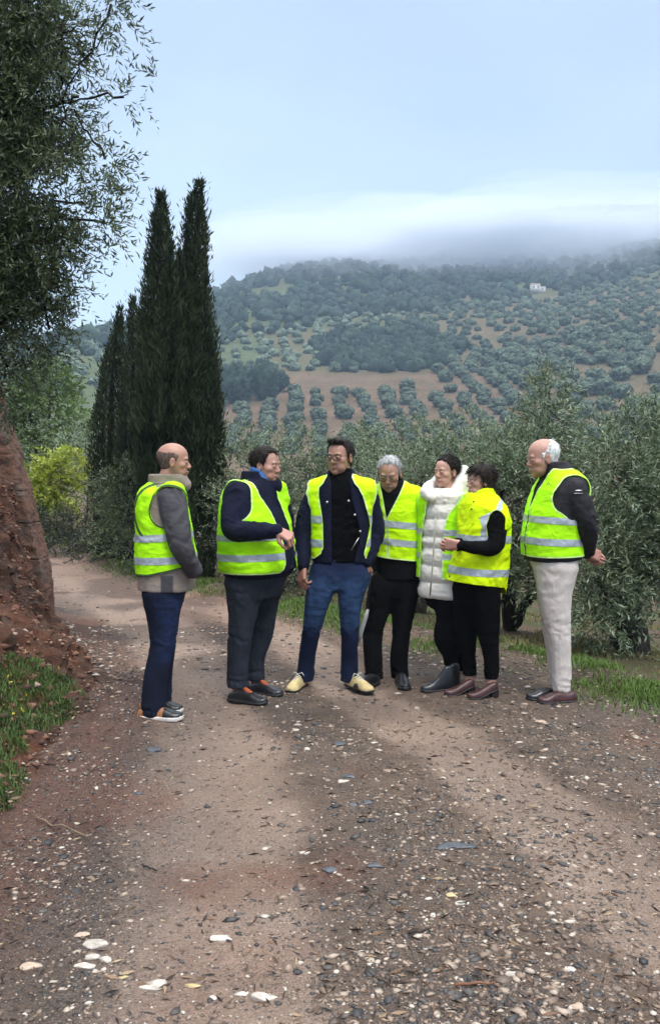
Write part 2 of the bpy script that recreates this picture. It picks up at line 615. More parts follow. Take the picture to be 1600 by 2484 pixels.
def ground_z(x, y, de=None, db=None):
    if de is None: de, db = near_parts(x, y)
    P = np.stack([x, y], -1)
    q = p3(x, y)
    tl, tr_ = poly_dist(P, L_TRACK), poly_dist(P, R_TRACK)
    rut = -.018 * np.exp(-(tl / .28) ** 2) - .022 * np.exp(-(tr_ / .24) ** 2)
    z = rut + .010 * fbm(q * 1.7, 3, 11) + .007 * fbm(q * 9, 3, 12) + .0035 * fbm(q * 33, 2, 13)
    z = z + .055 * np.exp(-((de - .15) / .22) ** 2) * (1 + .5 * fbm(q * 4, 2, 14))
    e = np.maximum(de - .3, 0)
    z = z - .16 * e * smooth(0, 2.0, e) * np.exp(-e / 40) + .05 * fbm(q * 1.1, 3, 15) * smooth(0, 1, e)
    b = np.maximum(db + .25, 0)
    z = z + .12 * np.minimum(b, 1.0) + .03 * np.exp(-((db + .05) / .2) ** 2)
    return z

def all_z(x, y):
    d = np.hypot(x, y)
    t = smooth(36, 62, d)
    return ground_z(x, y) * (1 - t) + far_z(x, y) * t

def ground_mat(name, kind):
    m, n, l, bs = new_mat(name)
    big = _noise(n, l, 0.9, 5, .6); mid = _noise(n, l, 5.5, 5, .65); fine = _noise(n, l, 38, 4, .7); grit = _noise(n, l, 130, 3, .7)
    vt = n.new("ShaderNodeTexCoord"); vo = n.new("ShaderNodeTexVoronoi"); vo.inputs["Scale"].default_value = 62.0
    l.new(vt.outputs["Object"], vo.inputs["Vector"])
    vo2 = n.new("ShaderNodeTexVoronoi"); vo2.inputs["Scale"].default_value = 24.0; l.new(vt.outputs["Object"], vo2.inputs["Vector"])
    vs_ = n.new("ShaderNodeSeparateColor"); l.new(vo.outputs["Color"], vs_.inputs[0])
    vs2 = n.new("ShaderNodeSeparateColor"); l.new(vo2.outputs["Color"], vs2.inputs[0])
    if kind == 'track':
        base = _ramp(n, l, mid, [(0.28, (0.112, 0.073, 0.050)), (0.72, (0.275, 0.186, 0.130))])
        comp = _ramp(n, l, fine, [(0.25, (0.35, 0.245, 0.182)), (0.75, (0.52, 0.380, 0.292))])
        tk = _attr(n, "track")
        col = _mix(n, l, tk, base, comp)
        gr = _ramp(n, l, grit, [(0.30, (0.048, 0.043, 0.041)), (0.50, (0.138, 0.102, 0.080)), (0.72, (0.40, 0.33, 0.27))])
        g = _attr(n, "gravel")
        gfac = _math(n, l, 'MULTIPLY', g, _ramp(n, l, fine, [(0.32, (0.35,) * 3), (0.6, (1,) * 3)]))
        col = _mix(n, l, gfac, col, gr)
        peb = _ramp(n, l, vs_.outputs[0], [(0.0, (0.030, 0.029, 0.030)), (0.35, (0.085, 0.072, 0.064)), (0.7, (0.21, 0.155, 0.118)), (1.0, (0.46, 0.38, 0.30))])
        shape = _ramp(n, l, vo.outputs["Distance"], [(0.25, (1,) * 3), (0.48, (0,) * 3)])
        sel = _ramp(n, l, vs_.outputs[1], [(0.30, (0,) * 3), (0.42, (1,) * 3)])
        pf = _math(n, l, 'MULTIPLY', _math(n, l, 'MULTIPLY', shape, sel), _math(n, l, 'ADD', _math(n, l, 'MULTIPLY', g, .85), .16), True)
        col = _mix(n, l, pf, col, peb)
        peb2 = _ramp(n, l, vs2.outputs[0], [(0.0, (0.034, 0.034, 0.037)), (0.5, (0.12, 0.095, 0.08)), (1.0, (0.36, 0.29, 0.23))])
        sel2 = _ramp(n, l, vs2.outputs[1], [(0.70, (0,) * 3), (0.74, (1,) * 3)])
        pf2 = _math(n, l, 'MULTIPLY', _math(n, l, 'MULTIPLY', _ramp(n, l, vo2.outputs["Distance"], [(0.18, (1,) * 3), (0.32, (0,) * 3)]), sel2), _math(n, l, 'ADD', _math(n, l, 'MULTIPLY', g, .8), .08), True)
        col = _mix(n, l, pf2, col, peb2)
        red = _attr(n, "red")
        col = _mix(n, l, _math(n, l, 'MULTIPLY', red, mid, True), col, (0.245, 0.095, 0.055))
        dark = _ramp(n, l, big, [(0.35, (1.0,) * 3), (0.65, (0.84, 0.82, 0.81))])
        col = _mix(n, l, 0.8, col, dark, 'MULTIPLY')
        speck = _ramp(n, l, _noise(n, l, 75, 2, .5), [(0.66, (0,) * 3), (0.72, (1,) * 3)])
        col = _mix(n, l, _math(n, l, 'MULTIPLY', speck, .45), col, (0.46, 0.39, 0.32))
        wet = _attr(n, "wet")
        col = _mix(n, l, wet, col, _mix(n, l, 1.0, col, (0.62, 0.62, 0.64), 'MULTIPLY'))
        l.new(col, bs.inputs["Base Color"])
        r = n.new("ShaderNodeMapRange"); l.new(wet, r.inputs[0]); r.inputs[3].default_value = .86; r.inputs[4].default_value = .33
        l.new(_math(n, l, 'ADD', r.outputs[0], _math(n, l, 'MULTIPLY', _math(n, l, 'SUBTRACT', fine, .5), .35)), bs.inputs["Roughness"])
        bs.inputs["Specular IOR Level"].default_value = .4
        h = _mix(n, l, .5, fine, grit)
        h = _math(n, l, 'ADD', h, _math(n, l, 'MULTIPLY', _math(n, l, 'ADD', pf, pf2), .5))
        h = _math(n, l, 'ADD', h, _math(n, l, 'MULTIPLY', _noise(n, l, 14, 5, .7), .8))
        col = _mix(n, l, .75, col, _ramp(n, l, _noise(n, l, 95, 3, .75, stretch=(1, 1.6, 1)), [(0.30, (.52,) * 3), (0.5, (1.0,) * 3), (0.70, (1.38,) * 3)]), 'MULTIPLY')
        l.new(col, bs.inputs['Base Color'])
        _bump(n, l, bs, h, 1.0, .05)
    elif kind == 'field':
        gcol = _ramp(n, l, mid, [(0.3, (0.040, 0.048, 0.018)), (0.7, (0.085, 0.095, 0.034))])
        soil = _ramp(n, l, fine, [(0.3, (0.060, 0.038, 0.026)), (0.7, (0.150, 0.100, 0.068))])
        col = _mix(n, l, _ramp(n, l, big, [(0.42, (0,) * 3), (0.6, (1,) * 3)]), soil, gcol)
        l.new(col, bs.inputs["Base Color"]); bs.inputs["Roughness"].default_value = .95
        bs.inputs["Specular IOR Level"].default_value = .2
        _bump(n, l, bs, _mix(n, l, .5, fine, grit), .8, .04)
    elif kind == 'bank':
        soil = _ramp(n, l, mid, [(0.25, (0.060, 0.030, 0.021)), (0.5, (0.165, 0.068, 0.040)), (0.75, (0.30, 0.155, 0.098))])  # low noise gets darker soil, so crevice shade is put into the colour
        strat = _noise(n, l, 3.0, 4, .6, stretch=(1, 1, 4))
        col = _mix(n, l, _ramp(n, l, strat, [(0.45, (0,) * 3), (0.7, (.8,) * 3)]), soil, (0.105, 0.082, 0.062))
        speck = _ramp(n, l, _noise(n, l, 60, 2, .5), [(0.64, (0,) * 3), (0.72, (1,) * 3)])
        col = _mix(n, l, _math(n, l, 'MULTIPLY', speck, .4), col, (0.33, 0.26, 0.20))
        l.new(col, bs.inputs["Base Color"]); bs.inputs["Roughness"].default_value = .92
        bs.inputs["Specular IOR Level"].default_value = .25
        vo3 = n.new("ShaderNodeTexVoronoi"); vo3.inputs["Scale"].default_value = 9.0; l.new(vt.outputs["Object"], vo3.inputs["Vector"])
        hh_ = _math(n, l, 'ADD', _mix(n, l, .5, fine, grit), _math(n, l, 'MULTIPLY', vo3.outputs["Distance"], 1.3))
        hh_ = _math(n, l, 'ADD', hh_, _math(n, l, 'MULTIPLY', mid, 1.2))
        _bump(n, l, bs, hh_, 1.0, .07)
    else:  # hill
        bg = _noise(n, l, .02, 6, .6); md = _noise(n, l, .12, 5, .6); fn_ = _noise(n, l, .9, 4, .6)
        soil = _ramp(n, l, md, [(0.3, (0.085, 0.050, 0.034)), (0.7, (0.175, 0.103, 0.070))])
        green = _ramp(n, l, fn_, [(0.3, (0.042, 0.056, 0.024)), (0.7, (0.105, 0.122, 0.056))])
        sf = _attr(n, "soil")
        f = _math(n, l, 'MULTIPLY', sf, _ramp(n, l, fn_, [(0.3, (.25,) * 3), (0.6, (1,) * 3)]))
        col = _mix(n, l, f, green, soil)
        l.new(col, bs.inputs["Base Color"]); bs.inputs["Roughness"].default_value = 1.0
        bs.inputs["Specular IOR Level"].default_value = .1
        _bump(n, l, bs, fn_, .6, .6)
    return m

def build_terrain():
    # near ground: a polar sheet, finer close to the viewer
    na, nr = 640, 860
    az = np.linspace(-math.radians(64), math.radians(64), na)
    r = np.exp(np.linspace(math.log(0.9), math.log(64.0), nr))
    A, R = np.meshgrid(az, r)
    x, y = R * np.sin(A), R * np.cos(A)
    de, db = near_parts(x, y)
    z = all_z(x, y)
    V = np.stack([x, y, z], -1).reshape(-1, 3)
    i = (np.arange(nr - 1)[:, None] * na + np.arange(na - 1)[None]).ravel()
    Q = np.stack([i, i + 1, i + na + 1, i + na], -1)
    P = np.stack([x, y], -1)
    q = p3(x, y)
    tl, tr_ = poly_dist(P, L_TRACK), poly_dist(P, R_TRACK)
    wob = .12 * fbm(q * 2.1, 3, 31)
    trk = np.maximum(smooth(.46, .26, tl + wob), .95 * smooth(.34, .18, tr_ + wob * .8))
    trk = trk * (.75 + .25 * smooth(-.25, .25, fbm(q * 3.1, 3, 32)))
    trk = np.clip(trk + .75 * smooth(8.0, 10.5, y) * (fbm(q * 1.3, 3, 33) > -.35), 0, 1)
    gv = smooth(.2, .7, np.minimum(tl, tr_) + wob) * (.35 + .65 * smooth(-.2, .3, fbm(q * 1.6, 3, 34)))
    left = smooth(-.1, -.65, x + .06 * y) * smooth(7.5, 5.5, y)
    gv = np.clip(gv * (.62 + .38 * smooth(.2, -.6, x)) + .35 * left, 0, 1)
    red = smooth(-.55, -.05, db) * smooth(2.2, 3.2, y) + .9 * smooth(.25, .5, fbm(q * .9 + 3.3, 3, 35)) + .5 * smooth(.9, .2, tr_ + 1 * (y < 8.3))
    wet = np.clip(smooth(-.05, .35, fbm(q * 1.1 + 9, 3, 36)) * (.35 + .65 * smooth(5.0, 6.4, y)) + .35 * left, 0, 1)
    track = (de <= .35)
    at_ = dict(track=trk.ravel(), gravel=gv.ravel(), red=np.clip(red, 0, 1).ravel(), wet=wet.ravel())
    fm = track.ravel()[Q].sum(1) >= 2
    for nm, msk, kind in (("dirt_track", fm, 'track'), ("field_ground", ~fm, 'field')):
        q_ = Q[msk]; used = np.unique(q_); mp_ = np.full(len(V), -1); mp_[used] = np.arange(len(used))
        o = obj(nm, mesh_data(nm, V[used], mp_[q_], (ground_mat(nm + "_soil", kind),), {k: v[used] for k, v in at_.items()} if kind == 'track' else None))
        tag(o, {"dirt_track": "wet gravelly dirt track curving away to the left", "field_ground": "grassy brown olive grove ground beyond the verge"}[nm], kind='structure')
    # the hillside and everything out to the horizon
    na, nr = 420, 300
    az = np.linspace(-math.radians(70), math.radians(70), na)
    r = np.exp(np.linspace(math.log(58.0), math.log(2400.0), nr))
    A, R = np.meshgrid(az, r)
    x, y = R * np.sin(A), R * np.cos(A)
    z = far_z(x, y) - .3 * (R < 66)
    V = np.stack([x, y, z], -1).reshape(-1, 3)
    i = (np.arange(nr - 1)[:, None] * na + np.arange(na - 1)[None]).ravel()
    Q = np.stack([i, i + 1, i + na + 1, i + na], -1)
    px = x / np.maximum(y, 1) * FPX + CX
    d = R
    soil = smooth(285, 262, d) * smooth(-45, -28, x) * smooth(75, 48, x)
    soil = np.maximum(soil, .75 * smooth(470, 400, d) * smooth(-10, 60, x))
    soil = np.maximum(soil, .45 * smooth(.15, .4, fbm(p3(x, y) / 60.0, 3, 41)) * smooth(520, 420, d))
    o = obj("hillside", mesh_data("hillside", V, Q, (ground_mat("hillside_soil", 'hill'),), dict(soil=soil.ravel())))
    tag(o, "hillside of red soil and olive groves rising into cloud", kind='structure')
    # low ground behind the viewer, so the place goes on all round
    a = np.linspace(math.radians(63), math.radians(297), 60)
    rr = np.array([0.9, 3, 10, 40, 300, 2400.0])
    A, R = np.meshgrid(a, rr)
    V = np.stack([R * np.sin(A), R * np.cos(A), np.full_like(A, -.05) - (R > 30) * 2.0], -1).reshape(-1, 3)
    i = (np.arange(5)[:, None] * 60 + np.arange(59)[None]).ravel()
    o = obj("ground", mesh_data("ground", V, np.stack([i, i + 1, i + 61, i + 60], -1), (ground_mat("back_ground_soil", 'field'),)))
    tag(o, kind='structure')

    # red earth bank on the left: an implicit solid with a steep cut end
    h = .028
    lo, hi = np.array([-6.0, 1.2, -.4]), np.array([-.9, 11.2, 3.0])
    g = Field(lo, hi, h)
    X, Y, Z = np.meshgrid(*g.ax, indexing='ij')
    db = poly_dist(np.stack([X[:, :, 0], Y[:, :, 0]], -1), BANK, True)[:, :, None]
    slope = np.interp(Y, [1, 4.5, 6.0, 7.2, 8.0, 8.8, 11.5], [.72, .80, .85, 1.3, 2.3, 3.6, 2.6])
    top = np.interp(Y, [1, 6, 8, 11.5], [2.2, 2.2, 1.25, 1.2]) 
    P = np.stack([X, Y, Z], -1)
    n1 = fbm(P * 1.3, 3, 51); n2 = fbm(P * np.array([5, 5, 3.0]), 3, 52)
    hgt = np.minimum((db - .03) * slope, top + .12 * db)
    rid = np.abs(fbm(P * np.array([2.6, 2.6, 1.5]), 3, 53))
    F = (Z - hgt) / np.sqrt(1 + slope ** 2) - .14 * n1 * smooth(0, .35, db) - .10 * n2 * smooth(-.05, .2, db) + .22 * np.maximum(0, .12 - rid) * smooth(.05, .3, db)
    g.F = F.astype(np.float32)
    V, Q = g.mesh(1)
    # keep only the upper skin
    keep = (V[Q].mean(1)[:, 2] > -.3) & (V[Q].mean(1)[:, 0] > lo[0] + .1)
    Q = Q[keep]
    V = V + (.030 * fbm(V * 14, 3, 55) + .05 * np.maximum(0, fbm(V * 6.5, 2, 56) - .25))[:, None] * vnormals(V, Q)
    o = obj("earth_bank", mesh_data("earth_bank", V, Q, (ground_mat("bank_soil", 'bank'),)))
    tag(o, "red earth bank cut steeply at the left of the track", kind='structure')
    return V, Q
BANK_V, BANK_Q = build_terrain()

def wall_mat():
    m, n, l, bs = new_mat("weathered_wall")
    a = _noise(n, l, 3, 5, .6); b = _noise(n, l, 24, 5, .65)
    col = _ramp(n, l, b, [(0.3, (0.060, 0.042, 0.033)), (0.7, (0.17, 0.128, 0.100))])
    col = _mix(n, l, _ramp(n, l, a, [(0.36, (0,) * 3), (0.52, (.92,) * 3)]), col, (0.125, 0.058, 0.036))
    l.new(col, bs.inputs["Base Color"]); bs.inputs["Roughness"].default_value = .93
    _bump(n, l, bs, b, .9, .03)
    return m

def build_wall():
    """leaning retaining wall end: stacked rough courses"""
    base = gnd(104, 1512); O = np.array([base[0], base[1], 0])
    root = empty("retaining_wall", O, "leaning weathered retaining wall end of stacked blocks above the red bank", "wall")
    M = wall_mat()
    zs = [-.1, .30, .62, .98, 1.30, 1.66, 2.02, 2.4]
    for i in range(len(zs) - 1):
        z0, z1 = zs[i], zs[i + 1]
        zc = (z0 + z1) / 2
        zr_ = [-.2, 0, .55, 1.05, 1.6, 2.1, 2.5]; xr_ = (np.array([104, 103, 97, 70, 32, 0, -28]) - CX) / FPX * (base[1] + .10)
        w = 1.5; dpt = .34
        c = np.array([np.interp(zc, zr_, xr_) - w / 2, base[1] + .25, zc]); hh = np.array([w / 2 + .1, dpt / 2, (z1 - z0) / 2 + .004])
        lo, hi = c - hh - .06, c + hh + .06
        g = Field(lo, hi, .014)
        lean = -.30
        def fn(X, Y, Z):
            dx = np.maximum(X - np.interp(Z, zr_, xr_), c[0] - hh[0] - X) + .01; dy = np.abs(Y - c[1]) - hh[1] + .01; dz = np.abs(Z - c[2]) - hh[2] + .01
            return np.sqrt(np.maximum(dx, 0) ** 2 + np.maximum(dy, 0) ** 2 + np.maximum(dz, 0) ** 2) + np.minimum(np.maximum(dx, np.maximum(dy, dz)), 0) - .01
        g.u((fn, (lo, hi)))
        V, Q = g.mesh(1)
        V = V + vnormals(V, Q) * (.034 * fbm(V * 3.5, 3, 60) + .016 * fbm(V * 16, 3, 70))[:, None]
        obj("block", mesh_data("block", V - O, Q, (M,)), root)
build_wall()

# ------------------------------------------------------------------ leaves
def leaf_cards(P, D, ln, wd, rng, bend=.0):
    """one rhombic leaf per row: base P, direction D, length ln, width wd"""
    n = len(P)
    D = D / (np.linalg.norm(D, axis=1, keepdims=True) + 1e-9)
    r = rng.normal(size=(n, 3))
    S_ = np.cross(D, r); S_ /= np.linalg.norm(S_, axis=1, keepdims=True) + 1e-9
    N_ = np.cross(S_, D)
    ln = np.broadcast_to(ln, (n,))[:, None]; wd = np.broadcast_to(wd, (n,))[:, None]
    a = P; c = P + D * ln + N_ * ln * bend
    m = P + D * ln * .48 + N_ * ln * bend * .2
    V = np.stack([a, m - S_ * wd / 2, c, m + S_ * wd / 2], 1).reshape(-1, 3)
    F = np.arange(4 * n).reshape(-1, 4)
    return V, F

def unit(rng, n):
    v = rng.normal(size=(n, 3)); return v / np.linalg.norm(v, axis=1, keepdims=True)

def twigs(blobs, per_m3, rng, gapf=.9, seed=0, shell=.45):
    """twig start points and outward directions inside ellipsoidal clumps (centre, radii), thinned by noise"""
    Ps, Ds = [], []
    for c, r in blobs:
        r = np.asarray(r); n = int(per_m3 * 4.19 * r.prod()) + 8
        u = unit(rng, n) * (rng.random((n, 1)) ** shell)
        P = np.asarray(c) + u * r
        nn = fbm(P * gapf * 2.2, 3, 80 + seed)
        k = rng.random(n) < np.clip(.62 + 1.5 * nn, .04, 1)
        P, u = P[k], u[k]
        D = u / np.maximum(r, .1) * r.min() + .45 * unit(rng, len(P))
        Ps.append(P); Ds.append(D)
    return np.concatenate(Ps), np.concatenate(Ds)

def olive_leaves(P, D, rng, tl=.22, nl=11, ll=.055, lw=.012, droop=.25, up=.25):
    D = D + np.array([0, 0, up]); D /= np.linalg.norm(D, axis=1, keepdims=True)
    n = len(P)
    t = np.linspace(.1, 1, nl)[None, :, None]
    L_ = tl * (.6 + .8 * rng.random((n, 1, 1)))
    pos = P[:, None] + D[:, None] * t * L_ - np.array([0, 0, droop]) * (t * L_) ** 2 * 4
    s = unit(rng, n)[:, None] ; s = s - D[:, None] * (s * D[:, None]).sum(-1, keepdims=True)
    s /= np.linalg.norm(s, axis=-1, keepdims=True) + 1e-9
    b = np.cross(D[:, None], s)
    sg = np.where(np.arange(nl) % 2, 1, -1)[None, :, None]
    an = (np.arange(nl) // 2 % 2)[None, :, None]
    side = np.where(an == 0, s, b) * sg
    dr = D[:, None] * .75 + side * .75 + .25 * rng.normal(size=(n, nl, 3))
    l_ = ll * (.7 + .6 * rng.random(n * nl))
    V, F = leaf_cards(pos.reshape(-1, 3), dr.reshape(-1, 3), l_, l_ * lw / ll, rng, .08)
    tint = np.repeat(rng.random(n), nl) * .6 + rng.random(n * nl) * .4
    return V, F, tint

M_OLIVE = leaf_mat("olive_leaf", (0.016, 0.028, 0.012), (0.175, 0.225, 0.112), (0.29, 0.35, 0.235), trans=.15, spec=.3)
M_OLIVE_DK = leaf_mat("olive_leaf_dark", (0.014, 0.026, 0.010), (0.115, 0.145, 0.055), (0.16, 0.20, 0.12), trans=.2, spec=.25)
M_CYP = leaf_mat("cypress_spray", (0.006, 0.011, 0.006), (0.050, 0.066, 0.028), (0.030, 0.042, 0.02), trans=.06, rough=.75, spec=.15)
M_LIMEB = leaf_mat("lime_bush_leaf", (0.13, 0.19, 0.018), (0.42, 0.46, 0.05), (0.40, 0.44, 0.10), trans=.3)
M_GREENB = leaf_mat("green_tree_leaf", (0.045, 0.085, 0.018), (0.17, 0.26, 0.06), (0.12, 0.16, 0.07), trans=.3)
M_DARKB = leaf_mat("dark_scrub_leaf", (0.012, 0.018, 0.010), (0.045, 0.058, 0.028), (0.06, 0.07, 0.045), trans=.15)
M_BROWNB = leaf_mat("dry_scrub_leaf", (0.045, 0.035, 0.022), (0.13, 0.105, 0.06), (0.13, 0.11, 0.07), trans=.2)
M_GRASS = leaf_mat("grass_blade", (0.035, 0.075, 0.010), (0.175, 0.275, 0.042), (0.11, 0.18, 0.04), trans=.3, rough=.6)
M_GRASS_DRY = leaf_mat("dry_grass_blade", (0.075, 0.075, 0.022), (0.24, 0.21, 0.085), (0.2, 0.17, 0.08), trans=.25, rough=.7)
M_BARK = plain("olive_bark", (0.050, 0.042, 0.036), .95, .5, 9, bump=.9, spec=.2)
M_BARK_DK = plain("dark_bark", (0.026, 0.021, 0.018), .95, .5, 12, bump=.8, spec=.15)

def limb(a, b, r0, r1, rng, wob=.08, n=7, sag=0.0):
    a, b = np.asarray(a, float), np.asarray(b, float)
    t = np.linspace(0, 1, n)[:, None]
    L_ = np.linalg.norm(b - a)
    p = a + (b - a) * t + (rng.normal(size=(n, 3)) * wob * L_ * np.sin(t * math.pi)) * .5 + np.array([0, 0, sag]) * np.sin(t * math.pi) * L_
    return (p, np.linspace(r0, r1, n), 7)

def tree(name, label, cat, base, blobs, per_m3, rng, mat, trunk, bark=M_BARK, leaf=None, group=None, branches=26, gapf=.9, seed=0, trunk_r=.12, extra=None, shell=.45):
    """trunk: list of limbs (pts) from the base to fork points; branches reach into every clump"""
    base = np.asarray(base, float)
    root = empty(name, base, label, cat, group)
    P, D = twigs(blobs, per_m3, rng, gapf, seed, shell)
    V, F, t = olive_leaves(P, D, rng, **(leaf or {}))
    if extra is not None:
        V2, F2, t2 = extra; F = np.concatenate([F, F2 + len(V)]); V = np.concatenate([V, V2]); t = np.concatenate([t, t2])
    o = obj("crown", mesh_data("crown", V - base, F, (mat,), dict(tint=t), smooth_=False), root)
    tubes = []
    forks = []
    for pts, r0, r1 in trunk:
        pts = np.asarray(pts, float)
        s = np.linspace(0, len(pts) - 1, 10)
        p = np.stack([np.interp(s, np.arange(len(pts)), pts[:, i]) for i in range(3)], 1)
        p[1:-1] += rng.normal(size=(8, 3)) * r0 * .18
        tubes.append((p, np.linspace(r0, r1, 10) * (1 + .12 * rng.normal(size=10)), 9))
        forks += [(p[-1], min(r1, .05)), (p[6], min(r1 * 1.2, .05))]
    for c, r in blobs:
        c = np.asarray(c)
        f = min(forks, key=lambda q: np.linalg.norm(q[0] - c))
        if max(r) < .06: continue
        tubes.append(limb(f[0], c, f[1] * .5, .008, rng, .10, 8, .03))
        k = min(branches, max(4, int(len(P) / 60)))
        idx = [i for i in rng.integers(0, len(P), k * 6) if (np.abs((P[i] - c) / r) < 1).all()][:k]
        for i in idx:
            s0 = f[0] + (c - f[0]) * rng.uniform(.5, 1.0)
            tubes.append(limb(s0, P[i] + D[i] * .1, .006, .002, rng, .14, 6))
    Vt, Ft = tubes_mesh(tubes)
    obj("trunk", mesh_data("trunk", Vt - base, Ft, (bark,)), root)
    return root

def B(px, py, Y, rx, rz, ry=None):
    """clump whose silhouette is rx,rz photo pixels at depth Y"""
    c = at(px, py, Y); s = Y / FPX
    return (c, np.array([rx * s, (ry if ry is not None else max(rx, rz) * s * .85), rz * s]))

rg = np.random.default_rng(21)
# -- the big olive that hangs over the track at the top left
blobs = [B(20, 60, 5.6, 150, 120), B(150, 60, 5.5, 110, 75), B(270, 10, 5.5, 58, 46), B(40, 250, 5.6, 150, 120), B(190, 235, 5.4, 95, 70), B(300, 235, 5.5, 62, 48), B(380, 190, 5.6, 10, 6),
         B(40, 430, 5.6, 140, 110), B(190, 380, 5.4, 85, 65), B(255, 385, 5.5, 55, 22), B(60, 600, 5.7, 120, 100), B(200, 490, 5.5, 80, 50), B(250, 540, 5.5, 45, 25), B(40, 760, 5.9, 95, 100), B(150, 690, 5.8, 62, 40), B(120, 800, 6.0, 60, 40), B(20, 890, 6.1, 75, 60), B(70, 850, 6.2, 60, 45), B(10, 965, 6.6, 60, 45), B(170, 610, 5.6, 60, 35),
         B(-150, 200, 5.8, 170, 300), B(-120, 650, 5.9, 150, 220)]
tb = np.array([-4.3, 6.6, 2.2])
fk = at(-60, 300, 5.9); fk2 = at(60, 520, 5.8); fk3 = at(150, 250, 5.6)
tree("olive_tree", "large dark olive tree whose crown hangs over the track at top left", "olive tree", tb, blobs, 7000, rg, M_OLIVE_DK,
     [([tb - [0, 0, .3], tb + [.15, -.2, .5], fk], .12, .035), ([fk, fk3], .03, .010), ([tb + [.1, -.1, .4], fk2], .05, .014)], bark=M_BARK_DK, leaf=dict(tl=.17, nl=13, ll=.045, lw=.0105, droop=.5, up=.05), branches=24, gapf=1.5, seed=1)

GT = "olive trees behind the verge"
# -- right-hand olives just beyond the verge
b1 = gnd(1232, 1556, -.12)
blobs = [B(1215, 1180, 8.1, 90, 120), B(1300, 1130, 8.3, 85, 110), B(1330, 1010, 8.6, 52, 72), B(1335, 935, 8.7, 30, 50), B(1180, 1320, 8.0, 80, 110), B(1290, 1320, 8.2, 90, 90), B(1120, 1150, 8.8, 60, 60), B(1255, 1395, 8.1, 90, 38)]
tree("olive_tree", "olive tree with forked dark trunk and one tall shoot, behind the two women", "olive tree", b1, blobs, 3600, rg, M_OLIVE,
     [([b1 - [0, 0, .1], at(1236, 1500, b1[1]), at(1225, 1380, 8.1), at(1215, 1250, 8.1)], .085, .045), ([at(1240, 1520, b1[1]), at(1285, 1455, b1[1] - .1), at(1320, 1380, 8.1)], .055, .03), ([at(1225, 1380, 8.1), at(1320, 1150, 8.4), at(1330, 950, 8.7)], .03, .012)],
     bark=M_BARK_DK, leaf=dict(tl=.20, nl=11, ll=.055, lw=.0125), group=GT, branches=10, gapf=1.5, seed=2)
b2 = gnd(1545, 1612, -.18)
blobs = [B(1500, 1180, 7.7, 110, 130), B(1590, 1100, 7.9, 110, 110), B(1455, 1080, 8.2, 70, 80), B(1430, 1250, 7.6, 70, 100), B(1530, 1350, 7.5, 110, 110), B(1440, 1400, 7.4, 80, 90), B(1500, 1490, 7.4, 95, 60), B(1620, 1280, 7.6, 100, 150), B(1580, 1450, 7.6, 80, 70), B(1440, 1510, 7.3, 60, 45), B(1680, 1150, 8.0, 110, 150), B(1520, 1010, 8.3, 40, 40), B(1600, 1010, 8.4, 50, 35)]
tree("olive_tree", "broad grey-green olive tree with low skirted crown and leaning trunk at the right edge", "olive tree", b2, blobs, 3400, rg, M_OLIVE,
     [([b2 - [0, 0, .15], at(1530, 1560, b2[1]), at(1500, 1460, 7.5), at(1490, 1330, 7.6)], .16, .07), ([at(1515, 1500, 7.5), at(1580, 1350, 7.7), at(1600, 1200, 7.9)], .07, .03)],
     leaf=dict(tl=.22, nl=11, ll=.058, lw=.013), group=GT, branches=10, gapf=1.5, seed=3)
b6 = gnd(1960, 1610, -.3)
blobs = [B(1960, 1200, 8.6, 120, 140), B(1880, 1330, 8.5, 90, 110), B(2050, 1330, 8.6, 100, 120), B(1960, 1420, 8.5, 110, 70)]
tree("olive_tree", "next olive tree along the verge, beyond the right edge of the view", "olive tree", b6, blobs, 1500, rg, M_OLIVE,
     [([b6 - [0, 0, .15], at(1960, 1500, 8.5), at(1950, 1300, 8.6)], .12, .06)], leaf=dict(tl=.22, nl=11, ll=.058, lw=.014), group=GT, branches=8, gapf=1.5, seed=16)
# -- olives in the middle, behind the group
b3 = gnd(1048, 1520, -.25)
blobs = [B(1000, 1180, 10.2, 90, 75), B(1060, 1110, 10.6, 80, 70), B(960, 1290, 9.8, 80, 75), B(1060, 1290, 9.8, 80, 90), B(1130, 1080, 11.0, 60, 50), B(930, 1120, 10.8, 60, 50), B(1010, 1390, 9.7, 60, 40)]
tree("olive_tree", "olive tree with dark leaning trunk behind the cream puffer coat", "olive tree", b3, blobs, 2400, rg, M_OLIVE,
     [([b3 - [0, 0, .15], at(1020, 1490, 9.6), at(1002, 1420, 9.7), at(1000, 1250, 10)], .085, .04), ([at(1020, 1490, 9.6), at(1050, 1350, 9.9)], .04, .02)], bark=M_BARK_DK, leaf=dict(tl=.22, nl=11, ll=.055, lw=.013), group=GT, branches=8, gapf=1.4, seed=4)
b4 = gnd(730, 1470, -.4)
blobs = [B(590, 1110, 12.0, 55, 60), B(640, 1180, 11.6, 80, 80), B(730, 1130, 11.8, 70, 70), B(560, 1230, 11.6, 60, 70), B(700, 1260, 11.2, 90, 90), B(800, 1180, 11.8, 75, 85), B(650, 1350, 11.0, 80, 70), B(760, 1370, 11.0, 70, 60), B(860, 1120, 12.4, 60, 50), B(850, 1270, 11.4, 70, 80)]
tree("olive_tree", "wide silvery olive tree between the dark cypress and the man with glasses", "olive tree", b4, blobs, 1700, rg, M_OLIVE,
     [([b4 - [0, 0, .15], at(725, 1420, 11.4), at(700, 1280, 11.4)], .10, .05), ([at(725, 1420, 11.4), at(800, 1200, 11.8)], .05, .02)], leaf=dict(tl=.24, nl=11, ll=.060, lw=.0145), group=GT, branches=8, gapf=1.3, seed=5)
b5 = np.array([1.3, 16.5, -1.6])
